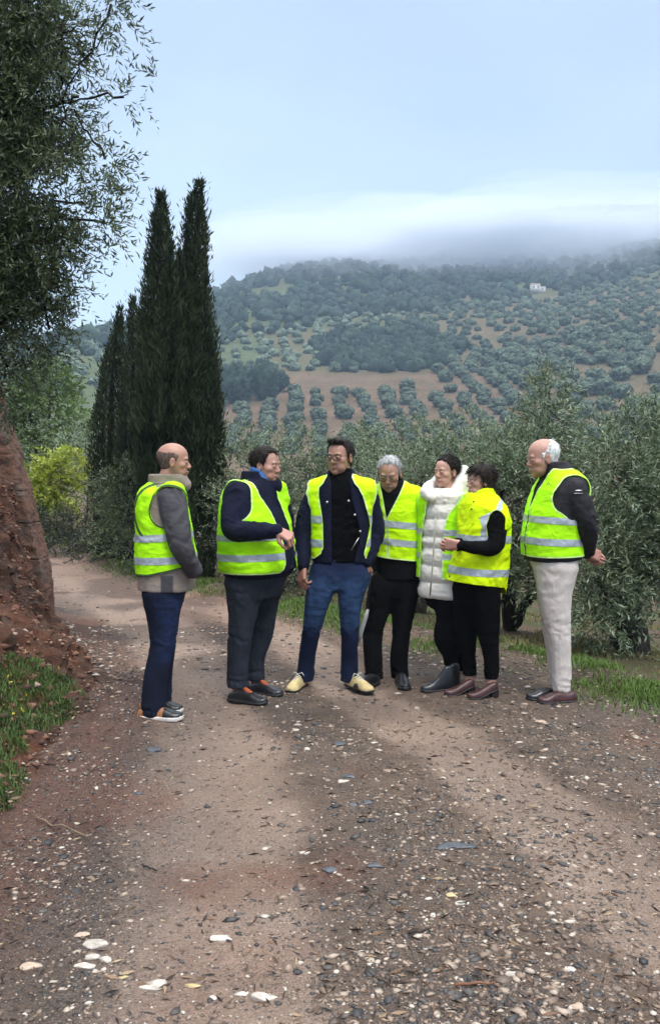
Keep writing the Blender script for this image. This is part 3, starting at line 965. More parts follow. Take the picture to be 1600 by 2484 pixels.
blobs = [B(880, 1080, 17, 60, 40), B(1010, 1060, 17, 65, 38), B(700, 1075, 17.5, 60, 32), B(1130, 1040, 17, 60, 38), B(950, 1140, 16.5, 120, 60), B(570, 1065, 17, 45, 32)]
tree("olive_tree", "row of low olive crowns farther back, just over the heads of the group", "olive tree", b5, blobs, 500, rg, M_OLIVE,
     [([b5 - [0, 0, .15], b5 + [0, 0, 1.0]], .12, .06)], leaf=dict(tl=.30, nl=11, ll=.08, lw=.02), group=GT, branches=5, gapf=.9, seed=6)

# -- cypresses
def cypress(label, base, spires, rng, n, dens=1.0, spray=.070):
    """spires: list of (rows of (px, py, half width px) from the top down, depth)"""
    base = np.asarray(base, float)
    root = empty("cypress_tree", base, label, "cypress", "dark cypresses at the left of the group")
    Vs, Fs, Ts, k = [], [], [], 0
    tb = []
    for rows, Y in spires:
        s = Y / FPX
        pts = np.array([at(q[0], q[1], Y) for q in rows]); rad = np.array([q[2] * s for q in rows])
        o = np.argsort(pts[:, 2]); pts, rad = pts[o], rad[o]
        zs = pts[:, 2]
        m = int(n * float(((rad[1:] + rad[:-1]) / 2 * np.diff(zs)).sum()) / 2.2)
        z = rng.uniform(zs[0], zs[-1] + .05, m * 3)
        w = np.interp(z, zs, rad) / rad.max()
        z = z[rng.random(m * 3) < w + .10][:m]; m = len(z)
        cx, cy, r = [np.interp(z, zs, a) for a in (pts[:, 0], pts[:, 1], rad)]
        a = rng.uniform(0, 2 * math.pi, m)
        lump = fbm(np.stack([np.cos(a) * 2.4, np.sin(a) * 2.4, z * 1.1], 1), 3, 91) + .55 * fbm(np.stack([np.cos(a) * 5, np.sin(a) * 5, z * 4.2], 1), 2, 92)
        fr = np.sqrt(rng.random(m)) ** .55
        rr = r * (fr * (1 + .40 * lump) + .05 * rng.random(m))
        P = np.stack([cx + np.cos(a) * rr, cy + np.sin(a) * rr, z], 1)
        D = np.stack([np.cos(a) * .28, np.sin(a) * .28, np.full(m, 1.0)], 1) + .28 * rng.normal(size=(m, 3))
        ln = spray * (.5 + 1.1 * rng.random(m)); P += .035 * unit(rng, m) * (rng.random((m, 1)) < .12) * 3
        V, F = leaf_cards(P, D, ln, ln * .20, rng, .12)
        Vs.append(V); Fs.append(F + k); k += len(V)
        Ts.append(np.clip(.40 + 1.0 * lump + .25 * rng.normal(size=m), 0, 1))
        c = np.stack([np.interp(np.linspace(zs[0], zs[-1] - .15, 10), zs, pts[:, i]) for i in range(3)], 1)
        tb.append((c, np.linspace(.09, .01, 10), 7))
    V, F = np.concatenate(Vs), np.concatenate(Fs)
    obj("crown", mesh_data("crown", V - base, F, (M_CYP,), dict(tint=np.concatenate(Ts)), smooth_=False), root)
    Vt, Ft = tubes_mesh(tb)
    obj("trunk", mesh_data("trunk", Vt - base, Ft, (M_BARK_DK,)), root)
cb = gnd(440, 1440, -.2)
YC = 11.9
cypress("tall double-topped dark cypress standing right behind the bald man in grey", cb,
        [([(392, 480, 7), (388, 540, 17), (388, 640, 30), (388, 760, 46), (392, 900, 58), (400, 1050, 66), (410, 1250, 70), (420, 1420, 50)], YC),
         ([(486, 452, 5), (473, 500, 19), (472, 620, 28), (470, 740, 36), (478, 850, 46), (482, 1000, 56), (480, 1150, 62), (476, 1300, 62), (465, 1420, 50)], YC + .1),
         ([(436, 625, 4), (438, 680, 14), (436, 760, 36), (436, 900, 56), (440, 1100, 74), (440, 1300, 80), (440, 1420, 70)], YC - .05),
         ([(414, 600, 3), (412, 650, 9), (410, 750, 28), (405, 900, 46), (392, 1060, 52)], YC - .25)], rg, 62000)
cb2 = gnd(285, 1392, -.3)
cypress("smaller dark cypress with ragged twin tips, left of the tall double cypress", cb2,
        [([(292, 755, 4), (286, 810, 13), (274, 890, 26), (268, 1000, 38), (268, 1120, 48), (280, 1260, 56), (288, 1380, 46)], 14.2),
         ([(322, 732, 5), (325, 770, 13), (322, 860, 15), (322, 960, 24), (322, 1100, 40), (318, 1250, 50)], 13.6)], rg, 40000)
GB = "bushes along the far side of the track"
# -- shrubs and trees at the left, beyond the track
bb = gnd(140, 1330, -.3)
tree("lime_bush", "bright yellow-green bush beside the far bend of the track", "bush", bb, [B(105, 1190, 16, 50, 45), B(150, 1150, 16.2, 55, 50), B(85, 1150, 16, 22, 30), B(120, 1250, 15.8, 60, 40)], 1500, rg, M_LIMEB,
     [([bb, bb + [0, 0, .6]], .05, .03)], leaf=dict(tl=.22, nl=11, ll=.085, lw=.034, up=.5), group=GB, branches=6, gapf=1.0, seed=7)
bb = gnd(90, 1330, -.3) + np.array([-.5, 4, 0])
tree("green_tree", "loose green broadleaf tree with thin dark stems above the lime bush", "tree", bb, [B(60, 980, 20, 55, 60), B(120, 960, 20, 60, 80), B(165, 1040, 19.5, 40, 60), B(60, 1070, 20, 50, 60), B(120, 1090, 19.5, 50, 40), B(30, 1010, 20, 40, 60)], 520, rg, M_GREENB,
     [([bb, at(85, 1100, 20), at(70, 980, 20)], .07, .03), ([bb, at(118, 1080, 20), at(122, 960, 20)], .06, .025)], bark=M_BARK_DK, leaf=dict(tl=.3, nl=10, ll=.10, lw=.042, up=.3), group=GB, branches=9, gapf=.9, seed=8)
bb = gnd(190, 1340, -.3) + np.array([0, 2.5, 0])
tree("olive_tree", "small silvery olive tree half hidden left of the ragged cypress", "olive tree", bb, [B(190, 1080, 18, 40, 60), B(60, 1060, 18.5, 45, 50), B(40, 1110, 18.5, 40, 40), B(175, 1160, 17.5, 40, 40)], 800, rg, M_OLIVE,
     [([bb, bb + [0, 0, 1.4]], .08, .04)], leaf=dict(tl=.28, nl=11, ll=.07, lw=.018), group=GB, branches=6, gapf=1.0, seed=9)
bb = gnd(190, 1352, -.2)
tree("dry_scrub", "brown leafless scrub bush between the lime bush and the cypress", "bush", bb, [B(200, 1170, 15, 58, 66), B(210, 1270, 14.6, 60, 50), B(165, 1270, 15, 45, 40)], 420, rg, M_BROWNB,
     [([bb, bb + [0, 0, .7]], .04, .02), ([bb + [.1, 0, 0], at(215, 1180, 15)], .03, .01)], bark=M_BARK_DK, leaf=dict(tl=.25, nl=7, ll=.055, lw=.012, up=.5), group=GB, branches=26, gapf=1.2, seed=10)
bb = gnd(120, 1330, -.2)
tree("dark_bush", "low dark evergreen bush under the lime bush at the track edge", "bush", bb, [B(110, 1275, 15.6, 60, 45), B(170, 1300, 15, 65, 48), B(235, 1335, 14.3, 60, 40), B(70, 1250, 16, 25, 30)], 1100, rg, M_DARKB,
     [([bb, bb + [0, 0, .4]], .04, .02)], bark=M_BARK_DK, leaf=dict(tl=.2, nl=11, ll=.06, lw=.02), group=GB, branches=6, gapf=1.2, seed=11)
bb = gnd(295, 1390, -.15)
tree("olive_shrub", "dense grey-green olive shrub directly left of the bald man", "bush", bb, [B(290, 1170, 13.2, 50, 50), B(300, 1250, 13.0, 50, 60), B(270, 1320, 12.8, 55, 50), B(325, 1340, 12.4, 45, 40), B(245, 1230, 13.4, 40, 45)], 1700, rg, M_OLIVE_DK,
     [([bb, bb + [0, 0, .6]], .06, .03)], bark=M_BARK_DK, leaf=dict(tl=.2, nl=11, ll=.055, lw=.015), group=GB, branches=8, gapf=1.4, seed=12)
bb = gnd(560, 1450, -.2)
tree("dark_bush", "dark shaded undergrowth bush at the foot of the tall cypress", "bush", bb, [B(560, 1330, 10.8, 55, 50), B(640, 1400, 10.4, 60, 40), B(730, 1420, 9.9, 60, 36), B(530, 1400, 10.8, 45, 36), B(830, 1440, 9.4, 60, 36), B(920, 1450, 9.1, 50, 36)], 2000, rg, M_DARKB,
     [([bb, bb + [0, 0, .4]], .04, .02)], bark=M_BARK_DK, leaf=dict(tl=.2, nl=11, ll=.055, lw=.016), group=GB, branches=8, gapf=1.3, seed=13)

# ------------------------------------------------------------------ the hillside's trees
import bmesh as _bm
_ICO = {}
def ico_mesh(sub):
    if sub not in _ICO:
        b = _bm.new(); _bm.ops.create_icosphere(b, subdivisions=sub, radius=1)
        _ICO[sub] = (np.array([v.co[:] for v in b.verts]), np.array([[v.index for v in f.verts] for f in b.faces])); b.free()
    return _ICO[sub]
def crown_solid(rng, sub, seed, flat=.8, rough=.34):
    """far crown of radius 1 standing on z = 0: a lumpy, ragged solid"""
    U, F = ico_mesh(sub)
    o = rng.uniform(-9, 9, 3)
    k = 1 + rough * fbm(U * 1.5 + o, 3, seed) + .26 * fbm(U * 4.2 + o, 2, seed + 7) + (.07 if sub > 3 else .11) * rng.normal(size=len(U))
    V = U * k[:, None]
    V[:, 2] = np.where(V[:, 2] < 0, V[:, 2] * .75, V[:, 2]) * flat + flat * .72
    t = np.clip(.5 + .5 * fbm(U * 3 + o, 2, seed + 3) + .22 * rng.normal(size=len(U)), 0, 1)
    m = {1: 12, 2: 44, 3: 80, 4: 170}[sub]; ln = {1: .5, 2: .40, 3: .30, 4: .22}[sub]
    i = rng.integers(0, len(V), m)
    cv, cf_ = leaf_cards(V[i] - U[i] * ln * .3, U[i] + .7 * rng.normal(size=(m, 3)), ln * (.6 + .8 * rng.random(m)), ln * .5, rng)
    F = np.concatenate([F, cf_[:, [0, 1, 2]] + len(V), cf_[:, [0, 2, 3]] + len(V)])
    t = np.concatenate([t, np.repeat(rng.random(m), 4)])
    V = np.concatenate([V, cv])
    return V, F, t
def crown_mat(name, a, b, scale):
    m, n, l, bs = new_mat(name)
    f = _noise(n, l, scale, 4, .7)
    t = _math(n, l, 'ADD', _math(n, l, 'MULTIPLY', _attr(n, "tint"), .6), _math(n, l, 'MULTIPLY', f, .45))
    l.new(_ramp(n, l, t, [(0.25, a), (0.80, b)]), bs.inputs["Base Color"])
    bs.inputs["Roughness"].default_value = .9; bs.inputs["Specular IOR Level"].default_value = .15
    _bump(n, l, bs, f, 1.0, .5)
    return m

M_HOLIVE = crown_mat("hill_olive_leaf", (0.014, 0.029, 0.020), (0.140, 0.178, 0.118), 2.6)
M_HPALE = crown_mat("hill_pale_olive_leaf", (0.050, 0.074, 0.050), (0.215, 0.262, 0.180), 2.2)
M_HWOOD = crown_mat("hill_wood_leaf", (0.005, 0.014, 0.012), (0.052, 0.082, 0.055), 2.6)
M_ORCH = crown_mat("orchard_olive_leaf", (0.014, 0.028, 0.020), (0.165, 0.205, 0.140), 5.0)
rh = np.random.default_rng(5)
protos = []
for k in range(5):
    V, F, t = crown_solid(rh, 4, 100 + k, .82)
    protos.append(mesh_data("hill_olive", V, F, (M_ORCH,), dict(tint=t)))
# orchard rows run up the slope; one tree each, the nearest ones as things
spots = []
for i, x0 in enumerate(np.arange(-38, 62, 6.1)):
    for y0 in np.arange(168, 268, 6.5):
        x = x0 - .035 * (y0 - 175) + rh.normal() * .5; y = y0 + rh.normal() * .6 + (i % 2) * 2.5
        if rh.random() < .12: continue
        if y > 247 - .10 * abs(x - 10) and -22 < x < 30: continue
        spots.append((x, y, rh.uniform(1.4, 2.05)))
for j in range(500):
    x, y = rh.uniform(38, 150), rh.uniform(176, 300)
    if any((x - s[0]) ** 2 + (y - s[1]) ** 2 < 22 for s in spots): continue
    if x / y * FPX + CX > 1700: continue
    spots.append((x, y, rh.uniform(1.8, 2.8)))
spots.sort(key=lambda s: math.hypot(s[0], s[1]))
near_spots, rest = spots[:300], spots[300:]
for i, (x, y, r) in enumerate(near_spots):
    o = obj("orchard_olive", protos[i % 5], None, (x, y, float(far_z(np.float64(x), np.float64(y))) - .15))
    o.scale = (r, r, r * rh.uniform(.9, 1.15)); o.rotation_euler = (0, 0, rh.uniform(0, 6.28))
    tag(o, "small round olive tree in the planted rows on the far red hillside", "olive tree", "olive trees planted in rows on the far hillside")

def scatter(name, label, mat, pts, rad, seed, sub=2, flat=.8):
    """everything of a far-off grove or wood in one mesh"""
    rng = np.random.default_rng(seed)
    tmpl = [crown_solid(rng, sub, 200 + seed + k, flat) for k in range(9)]
    Vs, Fs, Ts, n = [], [], [], 0
    pts = np.asarray(pts); z = far_z(pts[:, 0], pts[:, 1])
    for i, (p, r) in enumerate(zip(pts, rad)):
        V, F, t = tmpl[i % 9]
        a = rng.uniform(0, 6.28); c, s = math.cos(a), math.sin(a)
        W = V @ np.array([[c, s, 0], [-s, c, 0], [0, 0, rng.uniform(.85, 1.25)]]) * r + np.array([p[0], p[1], z[i] - .2 * r])
        Vs.append(W); Fs.append(F + n); n += len(V); Ts.append(np.clip(t + rng.normal() * .14, 0, 1))
    o = obj(name, mesh_data(name, np.concatenate(Vs), np.concatenate(Fs), (mat,), dict(tint=np.concatenate(Ts))))
    tag(o, label, kind='stuff')

def poisson(n, dr, pxr, cond, seed, sep):
    rng = np.random.default_rng(seed)
    out = []; cell = {}
    for _ in range(n):
        d = math.sqrt(rng.uniform(dr[0] ** 2, dr[1] ** 2)); px = rng.uniform(*pxr)
        t = (px - CX) / FPX; y = d / math.sqrt(1 + t * t); x = y * t
        if not cond(x, y, d, px, rng): continue
        sp = sep * (.8 + .4 * rng.random()); k = (int(x // sep), int(y // sep))
        if any((x - q[0]) ** 2 + (y - q[1]) ** 2 < sp * sp for a in (-1, 0, 1) for b in (-1, 0, 1) for q in cell.get((k[0] + a, k[1] + b), ())): continue
        cell.setdefault(k, []).append((x, y)); out.append((x, y))
    return np.array(out)

rs = np.random.default_rng(9)
HXY = ((1296 - CX) / FPX * 428.0, 428.0)
house_clear = lambda x, y: abs(x - HXY[0]) < 8.5 and -30 < y - HXY[1] < 7
inwood = lambda x, y: ((x - 19) / 24) ** 2 + ((y - 300) / 32) ** 2 < 1 + .5 * float(vnoise(np.array([x / 14., y / 14., .5]), 3))
edge_d = lambda px, x, y: float(np.interp(px, [400, 500, 850, 1100, 1340, 1600, 2000], [292, 306, 358, 392, 424, 500, 560])) + 16 * float(vnoise(np.array([x / 40., y / 40., 2.5]), 8))
mid = poisson(14000, (262, 560), (420, 2000), lambda x, y, d, px, r: not house_clear(x, y) and not inwood(x, y) and d < edge_d(px, x, y) and not (y < 268 and -40 < x < 32), 31, 4.8)
mid = np.concatenate([mid, np.array([s[:2] for s in rest])]) if rest else mid
pale = mid[(mid[:, 0] / mid[:, 1] * FPX + CX < 960 + 60 * rs.normal(size=len(mid))) & (np.hypot(mid[:, 0], mid[:, 1]) > 272)]
dark = np.array([p for p in mid if not ((pale == p).all(1)).any()])
scatter("pale_olive_grove", "pale silvery olive groves on the left middle of the hillside", M_HPALE, pale, rs.uniform(1.15, 1.95, len(pale)), 41, 3 if len(pale) < 1500 else 2)
scatter("olive_grove", "olive groves covering the right of the hillside", M_HOLIVE, dark, rs.uniform(1.2, 2.1, len(dark)), 42, 3 if len(dark) < 1500 else 2)
wood = poisson(2600, (255, 345), (600, 1300), lambda x, y, d, px, r: inwood(x, y), 33, 2.6)
scatter("oak_wood", "patch of dark oak wood above the red terraces", M_HWOOD, wood, rs.uniform(1.3, 2.8, len(wood)), 43, 2, 1.0)
up = poisson(34000, (285, 980), (-300, 1800), lambda x, y, d, px, r: not house_clear(x, y) and d > edge_d(px, x, y) - 6 and float(vnoise(np.array([x / 30., y / 30., 7.5]), 5)) > -.55, 34, 5.0)
scatter("hillside_woodland", "scrubby woodland on the upper hillside fading into cloud", M_HWOOD, up, rs.uniform(1.5, 3.8, len(up)) , 44, 2, .9)
lf = poisson(1500, (230, 420), (-100, 480), lambda x, y, d, px, r: True, 35, 7.0)
scatter("valley_scrub", "scrub and groves low on the hillside at the left", M_HPALE, lf, rs.uniform(1.4, 2.8, len(lf)), 45, 3)

# dark pines standing at the left end of the terraces
rp = np.random.default_rng(15)
for k, (px, py, rr, hh) in enumerate([(575, 975, 3.4, 1.5), (640, 968, 3.6, 1.45), (548, 985, 2.6, 1.3), (680, 990, 2.4, 1.2)]):
    V, F, t = crown_solid(rp, 4, 300 + k, 1.0)
    d_ = 225 + 6 * k; x, y = (px - CX) / FPX * d_, float(d_)
    z = float(far_z(np.float64(x), np.float64(y)))
    r_ = empty("pine_tree", (x, y, z), ["rounded dark pine at the left end of the terraces", "broad dark pine, second from the left end of the terraces", "small dark pine leaning on the leftmost big pine", "smallest dark pine, nearest the olive rows"][k], "pine tree", "dark pines at the end of the terraces")
    obj("crown", mesh_data("crown", V * np.array([rr, rr, rr * hh]) + [0, 0, .6], F, (M_HWOOD,), dict(tint=t)), r_)
    Vt, Ft = tubes_mesh([(np.array([[0, 0, -.5], [0, 0, 1.5], [.1, 0, 4]]), [.25, .2, .1], 6)])
    obj("trunk", mesh_data("trunk", Vt, Ft, (M_BARK_DK,)), r_)

# white farmhouse high on the slope
def box(lo, hi):
    x0, y0, z0 = lo; x1, y1, z1 = hi
    V = np.array([[x0, y0, z0], [x1, y0, z0], [x1, y1, z0], [x0, y1, z0], [x0, y0, z1], [x1, y0, z1], [x1, y1, z1], [x0, y1, z1]], float)
    return V, np.array([[3, 2, 1, 0], [4, 5, 6, 7], [0, 1, 5, 4], [1, 2, 6, 5], [2, 3, 7, 6], [3, 0, 4, 7]])
dh = 428.0; hx = (1296 - CX) / FPX * dh
hz = float(far_z(np.float64(hx), np.float64(dh)))
hr = empty("farmhouse", (hx, dh, hz), "small white ruined farmhouse high on the hillside among the olives", "house")
M_WALLW = plain("limewash", (0.50, 0.47, 0.44), .9, .15, .8)
M_ROOF = plain("roof_tile", (0.34, 0.25, 0.20), .9, .25, 1.5)
for lo, hi, nm, mt in (((-4.2, -2.5, -1), (1.2, 2.5, 4.6), "wall", M_WALLW), ((1.22, -2.0, -1), (4.6, 2.2, 3.2), "wall", M_WALLW)):
    V, F = box(lo, hi); obj(nm, mesh_data(nm, V, F, (mt,), smooth_=False), hr)
for (x0, x1, z0, z1, y0, y1) in ((-4.5, 1.4, 4.62, 5.5, -2.8, 2.8), (1.24, 4.9, 3.22, 3.8, -2.3, 2.5)):
    V = np.array([[x0, y0, z0], [x1, y0, z0], [x1, y1, z0], [x0, y1, z0], [x0, (y0 + y1) / 2, z1], [x1, (y0 + y1) / 2, z1]])
    me = bpy.data.meshes.new("roof"); me.from_pydata([tuple(v) for v in V], [], [(0, 1, 5, 4), (2, 3, 4, 5), (0, 4, 3), (1, 2, 5), (3, 2, 1, 0)]); me.materials.append(M_ROOF)
    obj("roof", me, hr)
M_DARKW = plain("window_dark", (0.03, 0.03, 0.035), .3)
for lo, hi in (((-3.2, -2.54, 2.4), (-2.4, -2.45, 3.5)), ((-.6, -2.54, 2.4), (.2, -2.45, 3.5)), ((2.4, -2.04, 1.2), (3.1, -1.95, 2.2))):
    V, F = box(lo, hi); obj("window", mesh_data("window", V, F, (M_DARKW,), smooth_=False), hr)

# clods, stones, roots and dry weeds on the red bank
def dress_bank():
    rng = np.random.default_rng(57)
    C = BANK_V[BANK_Q].mean(1); N = vnormals(BANK_V, BANK_Q)[BANK_Q[:, 0]]
    k = np.where((C[:, 2] > .02) & (C[:, 0] / C[:, 1] > -.48))[0]
    U, F = ico_mesh(1)
    i = rng.choice(k, 5200); m = len(i)
    sz = np.clip(np.exp(rng.normal(math.log(.010), .55, m)), .004, .034)
    V = (U[None] * (1 + .38 * rng.normal(size=(m, len(U), 1))) * np.array([1, .8, .65])) * sz[:, None, None] + (C[i] + N[i] * sz[:, None] * .2)[:, None]
    t = np.repeat(rng.random(m), len(U))
    M, n, l, bs = new_mat("bank_clods")
    l.new(_ramp(n, l, _attr(n, "tint"), [(0.0, (0.05, 0.026, 0.018)), (0.5, (0.17, 0.075, 0.045)), (0.85, (0.23, 0.12, 0.08)), (1.0, (0.38, 0.29, 0.22))]), bs.inputs["Base Color"])
    bs.inputs["Roughness"].default_value = .95
    o = obj("bank_clods", mesh_data("bank_clods", V.reshape(-1, 3), (F[None] + (np.arange(m) * len(U))[:, None, None]).reshape(-1, 3), (M,), dict(tint=t), smooth_=False))
    tag(o, "clods and small stones crumbling from the red bank", kind='stuff')
    tb = []
    kk = k[(C[k][:, 1] > 6.0) & (N[k][:, 2] < .6)]
    for q in rng.choice(kk, 46):
        p = C[q] + N[q] * .02; L_ = rng.uniform(.10, .38)
        s = np.linspace(0, 1, 7)[:, None]
        d = np.array([rng.normal() * .5, rng.normal() * .5, -1.0])
        tb.append((p + d * s * L_ + N[q] * (.05 * np.sin(s * 3)) + rng.normal(size=(7, 3)) * .008, np.linspace(.006, .002, 7), 5))
    Vt, Ft = tubes_mesh(tb)
    tag(obj("bank_roots", mesh_data("bank_roots", Vt, Ft, (M_BARK,))), "thin roots hanging out of the cut bank", kind='stuff')
dress_bank()

hr.scale = (.78, .78, .78)
# ------------------------------------------------------------------ people
def skin_mat(name, c, stubble=None):
    m, n, l, bs = new_mat(name)
    f = _noise(n, l, 30, 4)
    col = _ramp(n, l, f, [(0.3, tuple(v * 0.9 for v in c)), (0.7, tuple(min(1, v * 1.1) for v in c))])
    col = _mix(n, l, _attr(n, "red"), col, (c[0] * 0.76, c[1] * 0.48, c[2] * 0.48))
    col = _mix(n, l, _attr(n, "beard"), col, stubble or (c[0] * .55, c[1] * .55, c[2] * .58))
    l.new(col, bs.inputs["Base Color"])
    bs.inputs["Roughness"].default_value = 0.48
    bs.inputs["Subsurface Weight"].default_value = 0.08
    bs.inputs["Subsurface Radius"].default_value = (0.012, 0.005, 0.003)
    _bump(n, l, bs, _noise(n, l, 160, 3), 0.12, 0.004)
    return m

M_SKIN = skin_mat("skin_tan", (0.41, 0.215, 0.15))
M_SKIN_PINK = skin_mat("skin_ruddy", (0.43, 0.232, 0.172))
M_SKIN_PALE = skin_mat("skin_pale", (0.49, 0.275, 0.205), (0.50, 0.42, 0.38))
def hair_mat(name, c, rough=0.5):
    m, n, l, bs = new_mat(name)
    f = _noise(n, l, 60, 5, stretch=(1, 1, 0.25))
    l.new(_ramp(n, l, f, [(0.32, tuple(v * .4 for v in c)), (0.68, tuple(min(1, v * 1.7) for v in c))]), bs.inputs["Base Color"])
    bs.inputs["Roughness"].default_value = rough
    bs.inputs["Specular IOR Level"].default_value = 0.10
    _bump(n, l, bs, _noise(n, l, 240, 3, stretch=(1, 1, 0.2)), 0.4, 0.004)
    return m
M_HAIR_DK = hair_mat("hair_dark_brown", (0.018, 0.013, 0.011))
M_HAIR_SHORT = hair_mat("hair_cropped", (0.11, 0.075, 0.065), 0.8)
M_HAIR_GREY = hair_mat("hair_grey", (0.30, 0.295, 0.295), 0.6)
M_HAIR_WHITE = hair_mat("hair_white", (0.72, 0.69, 0.66), 0.6)
M_BROW = plain("brow", (0.03, 0.022, 0.018), 0.8)
M_BROW_G = plain("brow_grey", (0.22, 0.19, 0.18), 0.8)
M_EYE = plain("eye_dark", (0.025, 0.017, 0.014), 0.15)
M_EYEW = plain("eye_white", (0.44, 0.38, 0.35), 0.4)

LIME = (0.44, 0.98, 0.008)
M_VEST = cloth("vest_lime", LIME, 0.75, 0.10, 0.45, 9, spec=0.15)
M_VEST_Y = cloth("vest_yellow", (0.70, 0.97, 0.004), 0.75, 0.08, 0.45, 9, spec=0.15)
M_VEST_L = cloth("vest_lemon", (0.58, 0.98, 0.006), 0.75, 0.09, 0.45, 9, spec=0.15)
M_REFL = cloth("reflective_grey", (0.36, 0.40, 0.44), 0.42, 0.16, 0.35, 22, spec=0.6)
M_PIPE = cloth("dark_piping", (0.05, 0.09, 0.03), 0.8, 0.1, 0.1)
M_PIPEL = cloth("pale_piping", (0.62, 0.85, 0.30), 0.8, 0.1, 0.1)
M_BLACK = cloth("black_cloth", (0.0055, 0.0055, 0.0065), 0.85, 0.4, 0.5, 10, spec=0.10)
M_BLACK2 = cloth("black_knit", (0.0045, 0.0045, 0.005), 0.95, 0.3, 0.5, 30, spec=0.06)
M_CHAR = cloth("charcoal_jacket", (0.016, 0.014, 0.018), 0.62, 0.35, 0.6, 9)
M_NAVY = cloth("navy_jacket", (0.0065, 0.008, 0.024), 0.75, 0.35, 0.6, 9, spec=0.15)
M_BEIGE = cloth("beige_jacket", (0.27, 0.22, 0.18), 0.7, 0.2, 0.6, 8, c2=(0.070, 0.066, 0.072), attr="c2")
M_PUFF = cloth("cream_puffer", (0.70, 0.66, 0.59), 0.5, 0.05, 0.18, 9, weave=False, spec=0.35)
M_GREYT = cloth("slate_trousers", (0.019, 0.023, 0.034), 0.85, 0.35, 0.5, 8, st=(1.8, 1.8, .6))
M_JEAN = cloth("blue_jeans", (0.007, 0.013, 0.042), 0.85, 0.35, 0.5, 7, c2=(0.036, 0.085, 0.185), attr="c2", st=(1.8, 1.8, .6))
M_DJEAN = cloth("dark_jeans", (0.005, 0.008, 0.022), 0.85, 0.35, 0.5, 7, c2=(0.020, 0.042, 0.13), attr="c2", st=(1.8, 1.8, .6))
M_CHINO = cloth("stone_chinos", (0.62, 0.55, 0.50), 0.85, 0.07, 0.5, 8, st=(1.8, 1.8, .6))
M_BLUESHIRT = cloth("blue_shirt", (0.05, 0.15, 0.38), 0.7, 0.1, 0.2)
M_WHITE = plain("white_rubber", (0.62, 0.58, 0.53), 0.6, 0.2)
M_DKRUB = plain("dark_rubber", (0.012, 0.011, 0.011), 0.6, 0.3)
M_TANLEA = plain("tan_leather", (0.30, 0.13, 0.05), 0.5, 0.3, bump=0.2)
M_BLKLEA = plain("black_leather", (0.012, 0.012, 0.014), 0.32, 0.3, bump=0.15)
M_OXLEA = plain("oxblood_leather", (0.050, 0.014, 0.013), 0.42, 0.35, bump=0.2)
M_YELSUE = plain("yellow_suede", (0.55, 0.43, 0.20), 0.8, 0.2, bump=0.2)
M_ORANGE = plain("orange_tongue", (0.35, 0.07, 0.02), 0.7, 0.2)
M_LACE = plain("white_lace", (0.7, 0.68, 0.6), 0.8, 0.1)
M_FRAME = plain("black_frame", (0.008, 0.008, 0.008), 0.25, 0.1)
M_STEEL = plain("steel", (0.6, 0.6, 0.62), 0.3, 0.1, metal=1.0)
def lens_mat():
    m, n, l, bs = new_mat("lens_glass")
    tr = n.new("ShaderNodeBsdfTransparent"); tr.inputs["Color"].default_value = (0.95, 0.96, 0.96, 1)
    gl = n.new("ShaderNodeBsdfGlossy"); gl.inputs["Roughness"].default_value = 0.05
    fr = n.new("ShaderNodeFresnel"); fr.inputs["IOR"].default_value = 1.25
    ms = n.new("ShaderNodeMixShader")
    l.new(fr.outputs[0], ms.inputs[0]); l.new(tr.outputs[0], ms.inputs[1]); l.new(gl.outputs[0], ms.inputs[2])
    l.new(ms.outputs[0], n["Material Output"].inputs["Surface"])
    return m
M_LENS = lens_mat()

def folds(V, F, amp, freq=(7, 7, 13), seed=1, extra=None):
    N = vnormals(V, F)
    P = V * np.array(freq)
    w = fbm(V * 5.0, 2, seed + 50)[:, None] * 0.9
    f = fbm(P + w, 3, seed)
    d = amp * (0.55 - np.abs(f) * 2.2)
    if extra is not None: d = d * extra(V)
    return V + N * d[:, None]

def axes(psi, pitch=0.0, roll=0.0):
    a = math.radians(psi); p = math.radians(pitch); r = math.radians(roll)
    L = np.array([math.cos(a), math.sin(a), 0]); F0 = np.array([math.sin(a), -math.cos(a), 0]); Z = np.array([0, 0, 1.0])
    F = math.cos(p) * F0 - math.sin(p) * Z
    U = math.sin(p) * F0 + math.cos(p) * Z
    L2 = math.cos(r) * L + math.sin(r) * U
    U2 = -math.sin(r) * L + math.cos(r) * U
    return L2, F, U2

